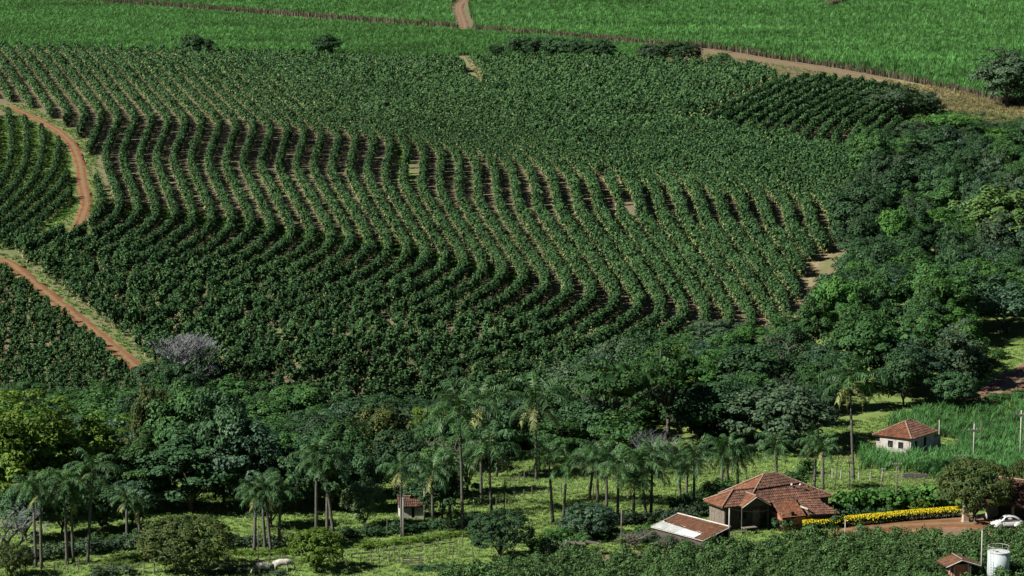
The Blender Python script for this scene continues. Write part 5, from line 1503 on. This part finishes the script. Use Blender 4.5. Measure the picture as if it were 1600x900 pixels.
loft([(-1.62, 0.30, 0.85, 0.98), (-1.3, 0.46, 0.9, 1.20), (-0.9, 0.54, 0.9, 1.38), (-0.4, 0.58, 0.9, 1.47), (0.05, 0.58, 0.9, 1.48), (0.4, 0.56, 0.9, 1.40), (0.62, 0.55, 0.9, 1.20), (0.85, 0.52, 0.9, 0.96)]).build('cabin', M['carpaint'], K, True)
for sy in (-1, 1):
    for x0, sz in ((1.18, (0.56, 0.30, 0.46)), (-1.22, (0.62, 0.30, 0.48))):
        MB().ellipsoid((x0, sy * 0.56, 0.34), sz, 18, 8, 0.0).build('fender', M['carpaint'], K, True)
        wl = MB()
        wl.tube([(x0, sy * 0.58, 0.31), (x0, sy * 0.76, 0.31)], 0.31, 20); w_ = wl.build('wheel', M['rubber'], K)
        MB().tube([(x0, sy * 0.70, 0.31), (x0, sy * 0.785, 0.31)], [0.19, 0.15], 16).build('hubcap', M['chrome'], w_)
    MB().box((0, sy * 0.70, 0.28), (1.5, 0.14, 0.07)).build('running_board', M['rubber'], K)
    y_ = sy
    def sidewin(pts, name):
        mb = MB(); Vv = [(x, y_ * (0.585 - 0.34 * max(0, z - 1.0) ** 1.25 + 0.012), z) for x, z in pts]
        mb.add(Vv, [tuple(range(len(Vv)))]); return mb.build(name, M['glass'], K)
    sidewin([(0.52, 1.00), (0.42, 1.22), (0.28, 1.34), (-0.12, 1.37), (-0.15, 1.00)], 'side_window')
    sidewin([(-0.24, 1.00), (-0.22, 1.37), (-0.62, 1.33), (-0.98, 1.16), (-1.05, 1.02)], 'rear_side_window')
    hl = MB().ellipsoid((1.62, sy * 0.56, 0.60), (0.13, 0.13, 0.13), 12, 8).build('headlight', M['chrome'], K, True)
    MB().ellipsoid((-1.78, sy * 0.58, 0.58), (0.06, 0.07, 0.1), 10, 6).build('tail_light', plain('red lamp', (0.3, 0.01, 0.01), rough=0.3), K, True)
    MB().add([(0.20, sy * 0.70, 0.72), (0.03, sy * 0.70, 0.72), (0.03, sy * 0.70, 0.75), (0.2, sy * 0.70, 0.75)], [(0, 1, 2, 3)]).build('door_handle', M['chrome'], K)
MB().add([(0.80, -0.44, 1.02), (0.80, 0.44, 1.02), (0.50, 0.40, 1.36), (0.50, -0.40, 1.36)], [(0, 1, 2, 3)]).build('windscreen', M['glass'], K)
MB().add([(-1.40, -0.30, 1.16), (-1.40, 0.30, 1.16), (-1.05, 0.30, 1.36), (-1.05, -0.30, 1.36)], [(3, 2, 1, 0)]).build('rear_window', M['glass'], K)
for x0 in (1.98, -2.06):
    MB().tube([(x0 - 0.12 * (1 if x0 > 0 else -1), -0.72, 0.44), (x0, -0.4, 0.44), (x0, 0.4, 0.44), (x0 - 0.12 * (1 if x0 > 0 else -1), 0.72, 0.44)], 0.05, 6).build('bumper', M['chrome'], K)

# ------------------------------------------------------------------ poles, fences, cattle, small things
def pole(label, px, base, top, rad=0.10, mat='wood', arm=0.0, armz=0.35, lean=0.0, cat='pole', lamp=False, name='utility_pole'):
    P = G(px, base); s = scale_at(P); h = (base - top) / s
    r_ = empty(name, P); tip = Vector((lean, 0, h))
    MB().tube([(0, 0, -0.4), tuple(tip * 0.5), tuple(tip)], [rad, rad * 0.9, rad * 0.75], 7).build('shaft', M[mat], r_, True)
    if arm:
        c = tip * ((h - armz) / h)
        MB().box((c.x, c.y - rad, c.z), (arm, 0.1, 0.12)).build('crossarm', M['wood'], r_)
        for k_ in (-0.45, -0.2, 0.2, 0.45): MB().tube([(c.x + arm * k_, c.y - rad, c.z + .05), (c.x + arm * k_, c.y - rad, c.z + .2)], 0.035, 6).build('insulator', M['whitewood'], r_)
    if lamp:
        for sx in (-1, 1):
            MB().tube([tuple(tip - Vector((0, 0, .25))), (tip.x + sx * 0.3, tip.y, h), (tip.x + sx * 0.42, tip.y, h + .02)], 0.025, 5).build('bracket', M['wire'], r_)
            MB().ellipsoid((tip.x + sx * 0.48, tip.y, h + .06), (0.14, 0.14, 0.16), 10, 6).build('globe', M['sheet_white'], r_, True)
    return tag(r_, label, cat), P + tip
PT = {}
for a in [
 ('tall power pole with crossarm right of the small abandoned house', 1521, 722, 660, 0.11, 'concrete', 1.5, 0.9),
 ('tall power pole with crossarm at the right edge', 1594, 720, 640, 0.12, 'concrete', 1.4, 0.55),
 ('plain pale pole beside the abandoned house wall', 1467, 700, 656, 0.09, 'concrete', 0, 0),
 ('thin dark pole just behind the crossarm power pole', 1532, 704, 655, 0.06, 'wood', 0, 0),
 ('short pole with wide crossbar above the umbrella tree', 1502, 732, 709, 0.07, 'wood', 1.9, 0.25),
 ('dark power pole between yellow hedge and cane', 1400, 801, 722, 0.10, 'wood', 1.2, 0.15),
 ('slim pale pole standing in the coffee before the hedge', 1320, 862, 810, 0.07, 'concrete', 0, 0),
 ('slender grey pole beside the brick hut', 1533, 905, 826, 0.09, 'concrete', 0, 0),
 ('grey pole in front of the farmhouse carrying a cable', 1139, 856, 793, 0.10, 'concrete', 0, 0),
 ('thin pole left of the farmhouse behind the shed', 1055, 804, 765, 0.05, 'wood', 0, 0),
 ('brown pole at the left of the dry brush', 971, 852, 795, 0.11, 'wood', 0, 0),
 ('slim dark post on the sunny slope right of the tallest palms', 788, 798, 748, 0.07, 'wood', 0, 0),
 ('slim pale pole in front of the ruined cottage', 630, 840, 776, 0.07, 'concrete', 0, 0),
 ('slim pale pole right of the ruined cottage', 663, 814, 756, 0.07, 'concrete', 0.8, 0.1),
 ('thin dark pole left of the ruined cottage', 605, 840, 806, 0.05, 'wood', 0, 0),
 ('slim pale pole left of the compact dark tree', 740, 816, 780, 0.06, 'concrete', 0, 0),
 ('thin tall dark pole beside the two cows', 404, 898, 806, 0.06, 'wood', 0, 0),
 ('pale post in the lower left corner', 31, 900, 877, 0.09, 'concrete', 0, 0)]:
    o_, PT[a[1]] = pole(*a)
pole('leaning dark post right of the dense palms', 1303, 768, 712, 0.07, 'wood', 0, 0, 0.5)
pole('upright dark post with crossbar right of the dense palms', 1327, 766, 720, 0.07, 'wood', 0.8, 0.2)
pole('leaning dark post left of the dark power pole', 1375, 772, 732, 0.08, 'wood', 0.5, 0.1, 0.35)
o_, lampt = pole('black garden lamp post with two white globes before the red roof', 1243, 818, 757, 0.05, 'wood', 0, 0, cat='lamp post', lamp=True, name='lamp_post')
def wire(label, a, b, sag=0.6, rad=0.022):
    a, b = Vector(a), Vector(b); pts = []
    for i in range(13):
        t_ = i / 12; p = a.lerp(b, t_); p.z -= sag * 4 * t_ * (1 - t_); pts.append(tuple(p - a))
    return tag(MB().tube(pts, rad, 4).build('cable', M['wire'], None, loc=a), label, 'cable')
wire('sagging cable from the grey pole to the farmhouse', PT[1139], place(H, 6.5, -0.1, 2.2), 0.35, 0.03)
wire('overhead cable between the two power poles on the right', PT[1521], PT[1594], 0.5)
wire('overhead cable from the dark power pole to the crossarm pole', PT[1400], PT[1521], 0.8)

def fence(label, pts, spacing=2.2, h=1.25, wires=3, rad=0.055, mat='wood', seed=0):
    L = gl(pts, 0.5); rs_ = random.Random(seed + int(pts[0][0]))
    d = np.r_[0, np.cumsum(np.hypot(*(np.diff(L[:, :2], axis=0).T)))]
    root = empty('wire_fence', Vector(L[0])); o0 = Vector(L[0]); tops = []
    s = 0.0
    while s < d[-1]:
        x, y = np.interp(s, d, L[:, 0]), np.interp(s, d, L[:, 1]); p = Vector((x, y, float(mesh_z(x, y)))) - o0
        hh = h * rs_.uniform(0.85, 1.2); ln = Vector((rs_.gauss(0, .06), rs_.gauss(0, .06), 0))
        rr = rad * rs_.uniform(0.8, 1.35)
        MB().tube([tuple(p + Vector((0, 0, -.2))), tuple(p + ln + Vector((0, 0, hh)))], [rr, rr * 0.85], 6).build('post', M[mat], root)
        tops.append(p + ln * 0.8); s += spacing * rs_.uniform(0.8, 1.25)
    for w in range(wires):
        z = h * (0.35 + 0.6 * w / max(1, wires - 1)) * 0.9
        MB().tube([tuple(t_ + Vector((0, 0, z))) for t_ in tops], 0.012, 3).build('strand', M['wire'], root)
    return tag(root, label, 'fence')
fence('post and wire fence along the bottom left of the pasture', [(40, 898), (150, 894), (230, 898), (300, 896), (362, 890)], 1.3)
fence('post and wire fence behind the cows up to the yellowish tree', [(340, 886), (380, 890), (455, 880), (520, 874)], 1.6)
fence('row of fence posts from the yellowish tree to the wooden gate', [(536, 884), (575, 880), (628, 882)], 1.0)
fence('fence of leaning posts behind the wooden gate', [(590, 870), (640, 864), (700, 858), (735, 850)], 1.7)
fence('fence from the wooden gate to the compact dark tree', [(658, 882), (700, 872), (752, 872)], 2.2)
fence('weathered corral fence below the cane patch', [(1236, 752), (1290, 748), (1340, 752), (1385, 752)], 1.2, 1.3, 3, 0.08, 'concrete')
fence('fence line between the cane and the sunny verge', [(1380, 752), (1440, 756), (1500, 762)], 1.5, 1.4)
fence('fence on the sunny slope beside the tallest palms', [(775, 795), (830, 776), (900, 770), (980, 780)], 2.2)
fence('fence climbing the bright slope right of the tallest palms', [(790, 765), (850, 735), (900, 728)], 2.2)
fence('fence in front of the palm row', [(1085, 770), (1140, 762), (1200, 752)], 1.6)
def pipe(label, pts, rad=0.07, z=0.1, mat='darkwood', nm='ground_pipe'):
    L = gl(pts, 1.0); o0 = Vector(L[0])
    return tag(MB().tube([tuple(Vector((x, y, float(mesh_z(x, y)) + z)) - o0) for x, y, _ in L], rad, 6).build(nm, M[mat], None, loc=o0), label, 'pipe')
pipe('dark pipe on the pasture between yellowish tree and dark tree', [(540, 868), (590, 863), (650, 856), (712, 848)])
pipe('dark pipe on the pasture behind the domed tree and cows', [(235, 896), (300, 889), (380, 880), (450, 873)])
gt = tag(empty('wooden_gate', G(630, 884), R(4)), 'wooden five-bar gate in the pasture fence', 'gate')
for sx in (0, 1.75): MB().box((sx, 0, 0.55), (0.16, 0.16, 1.5)).build('post', M['wood'], gt)
for i in range(4): MB().box((0.87, 0, 0.28 + i * 0.25), (1.6, 0.05, 0.11)).build('bar', M['wood'], gt)
# troughs and lean-to frame in the garden
tr = tag(empty('water_trough', G(1428, 748), R(6)), 'long dark water trough on bare ground below the cane', 'trough')
MB().box((0, 0, 0.3), (3.2, 0.9, 0.5)).build('basin', M['wood'], tr); MB().box((0, 0, 0.553), (2.9, 0.62, 0.01)).build('water', M['glass'], tr)
gs = tag(empty('garden_shelter', G(912, 868), R(8)), 'rickety garden shelter of poles with sagging boards', 'shelter')
for sx in (-1.6, 0.0, 1.5): MB().tube([(sx, 0, -.2), (sx + .05, 0, 1.35)], 0.05, 6).build('post', M['whitewood'], gs)
MB().add([(-2.0, -.3, 1.5), (0.2, -.3, 1.25), (0.2, .6, 1.3), (-2.0, .6, 1.6), (-2.0, -.3, 1.46), (0.2, -.3, 1.21), (0.2, .6, 1.26), (-2.0, .6, 1.56)], [(0, 1, 2, 3), (7, 6, 5, 4), (0, 4, 5, 1), (1, 5, 6, 2), (2, 6, 7, 3), (3, 7, 4, 0)]).build('roof_board', M['wood'], gs)
MB().add([(0.3, -.3, 1.5), (1.9, -.3, 1.15), (1.9, .6, 1.2), (0.3, .6, 1.6), (0.3, -.3, 1.46), (1.9, -.3, 1.11), (1.9, .6, 1.16), (0.3, .6, 1.56)], [(0, 1, 2, 3), (7, 6, 5, 4), (0, 4, 5, 1), (1, 5, 6, 2), (2, 6, 7, 3), (3, 7, 4, 0)]).build('roof_board', M['wood'], gs)

# cattle
def cow(label, px, py, rz, mat, head_down=True, sc=1.0):
    V = [(0, 0, 1.05), (0.55, 0, 1.08), (0.85, 0, 1.16), (-0.6, 0, 1.08), (-0.85, 0, 1.05),          # trunk 0-4
         (1.15, 0, 1.0 if head_down else 1.4), (1.38, 0, 0.55 if head_down else 1.55), (1.55, 0, 0.22 if head_down else 1.42)]   # neck, head, muzzle 5-7
    Rr = [(0.34, 0.38), (0.33, 0.37), (0.26, 0.30), (0.31, 0.33), (0.20, 0.24), (0.17, 0.2), (0.13, 0.14), (0.08, 0.09)]
    E = [(0, 1), (1, 2), (0, 3), (3, 4), (2, 5), (5, 6), (6, 7)]
    for x0, y0, par, back in ((0.62, 0.2, 1, False), (0.62, -0.2, 1, False), (-0.66, 0.2, 3, True), (-0.66, -0.2, 3, True)):
        k = len(V)
        V += [(x0, y0, 0.72), (x0 + (-0.07 if back else 0.0), y0, 0.42), (x0 + (0.0 if back else -0.02), y0, 0.1), (x0 + 0.06, y0, 0.03)]
        Rr += [(0.14, 0.13), (0.065, 0.06), (0.05, 0.05), (0.06, 0.055)]
        E += [(par, k), (k, k + 1), (k + 1, k + 2), (k + 2, k + 3)]
    k = len(V); V += [(-1.02, 0, 0.95), (-1.06, 0, 0.5)]; Rr += [(0.03, 0.03), (0.03, 0.03)]; E += [(4, k), (k, k + 1)]
    for sy in (-1, 1):
        k = len(V); V += [(V[6][0] - 0.05, sy * 0.22, V[6][2] + 0.02)]; Rr += [(0.03, 0.05)]; E += [(6, k)]
    me = bpy.data.meshes.new('cow'); me.from_pydata(V, E, []); me.materials.append(mat)
    o = obj('cow', me, None, G(px, py)); o.rotation_euler = (0, 0, rz); o.scale = (sc,) * 3
    sk = o.modifiers.new('skin', 'SKIN'); lay = me.skin_vertices[0] if len(me.skin_vertices) else None
    if lay is not None:
        for i, sv in enumerate(lay.data): sv.radius = Rr[i]; sv.use_root = (i == 0)
    sk.use_smooth_shade = True
    o.modifiers.new('smooth', 'SUBSURF').levels = 1; o.modifiers['smooth'].render_levels = 1
    return tag(o, label, 'cow')
hide = plain('white grey cow hide', (0.10, 0.09, 0.08), (0.55, 0.52, 0.48), 1.6, c3=(0.62, 0.6, 0.56))
hide2 = plain('patchy cow hide', (0.025, 0.022, 0.02), (0.45, 0.43, 0.40), 1.2, c3=(0.6, 0.58, 0.55))
cow('white cow grazing right of the other beside the tall thin pole', 440, 893, R(8), hide, sc=0.95)
cow('black and white patched cow grazing left of the white cow', 414, 898, R(192), hide2, sc=0.95)
# ------------------------------------------------------------------ labels: tell look-alikes apart by their place in the row
def zone_word(px, py):
    v = 'high up' if py < 260 else 'in the upper half' if py < 360 else 'in the lower half' if py < 480 else 'low down'
    h = 'at the field side' if px < 1400 else 'in the middle' if px < 1500 else 'at the right side'
    return v, h
bpy.context.view_layer.update()
for o in COL.objects:
    g = o.get('group', '')
    if o.parent is None and isinstance(g, str) and g.startswith('trees of the wooded gully'):
        x, y = project(np.array(o.location)); v, h = zone_word(float(x), float(y))
        tone = o['label'].split(' tree')[0]; shape = {'broadleaf_tree': 'rounded', 'tall_tree': 'tall', 'open_tree': 'loose'}[o.name.split('.')[0]]
        o['label'] = '%s %s tree %s %s of the wood' % (shape, tone, v, h)
        o['group'] = 'trees of the wooded gully'
from collections import defaultdict
same = defaultdict(list)
for o in COL.objects:
    if o.parent is None and o.get('label') and o.get('category') not in ('coffee bush',): same[o['label']].append(o)
for lb, L_ in same.items():
    if len(L_) < 2: continue
    L_.sort(key=lambda o: float(project(np.array(o.location))[0]))
    for i, o in enumerate(L_):
        pre = 'leftmost' if i == 0 else 'rightmost' if i == len(L_) - 1 else ordinal(i + 1) + ' from left'
        o['label'] = (pre + ', ' + lb) if len((pre + ' ' + lb).split()) <= 16 else (pre + ', ' + lb.replace(' in front of the houses', '').replace(' filling the ', ' in the ').replace(' of the valley belt', ' of valley belt').replace(' of the wood', ' of wood').replace('in the ', 'in '))
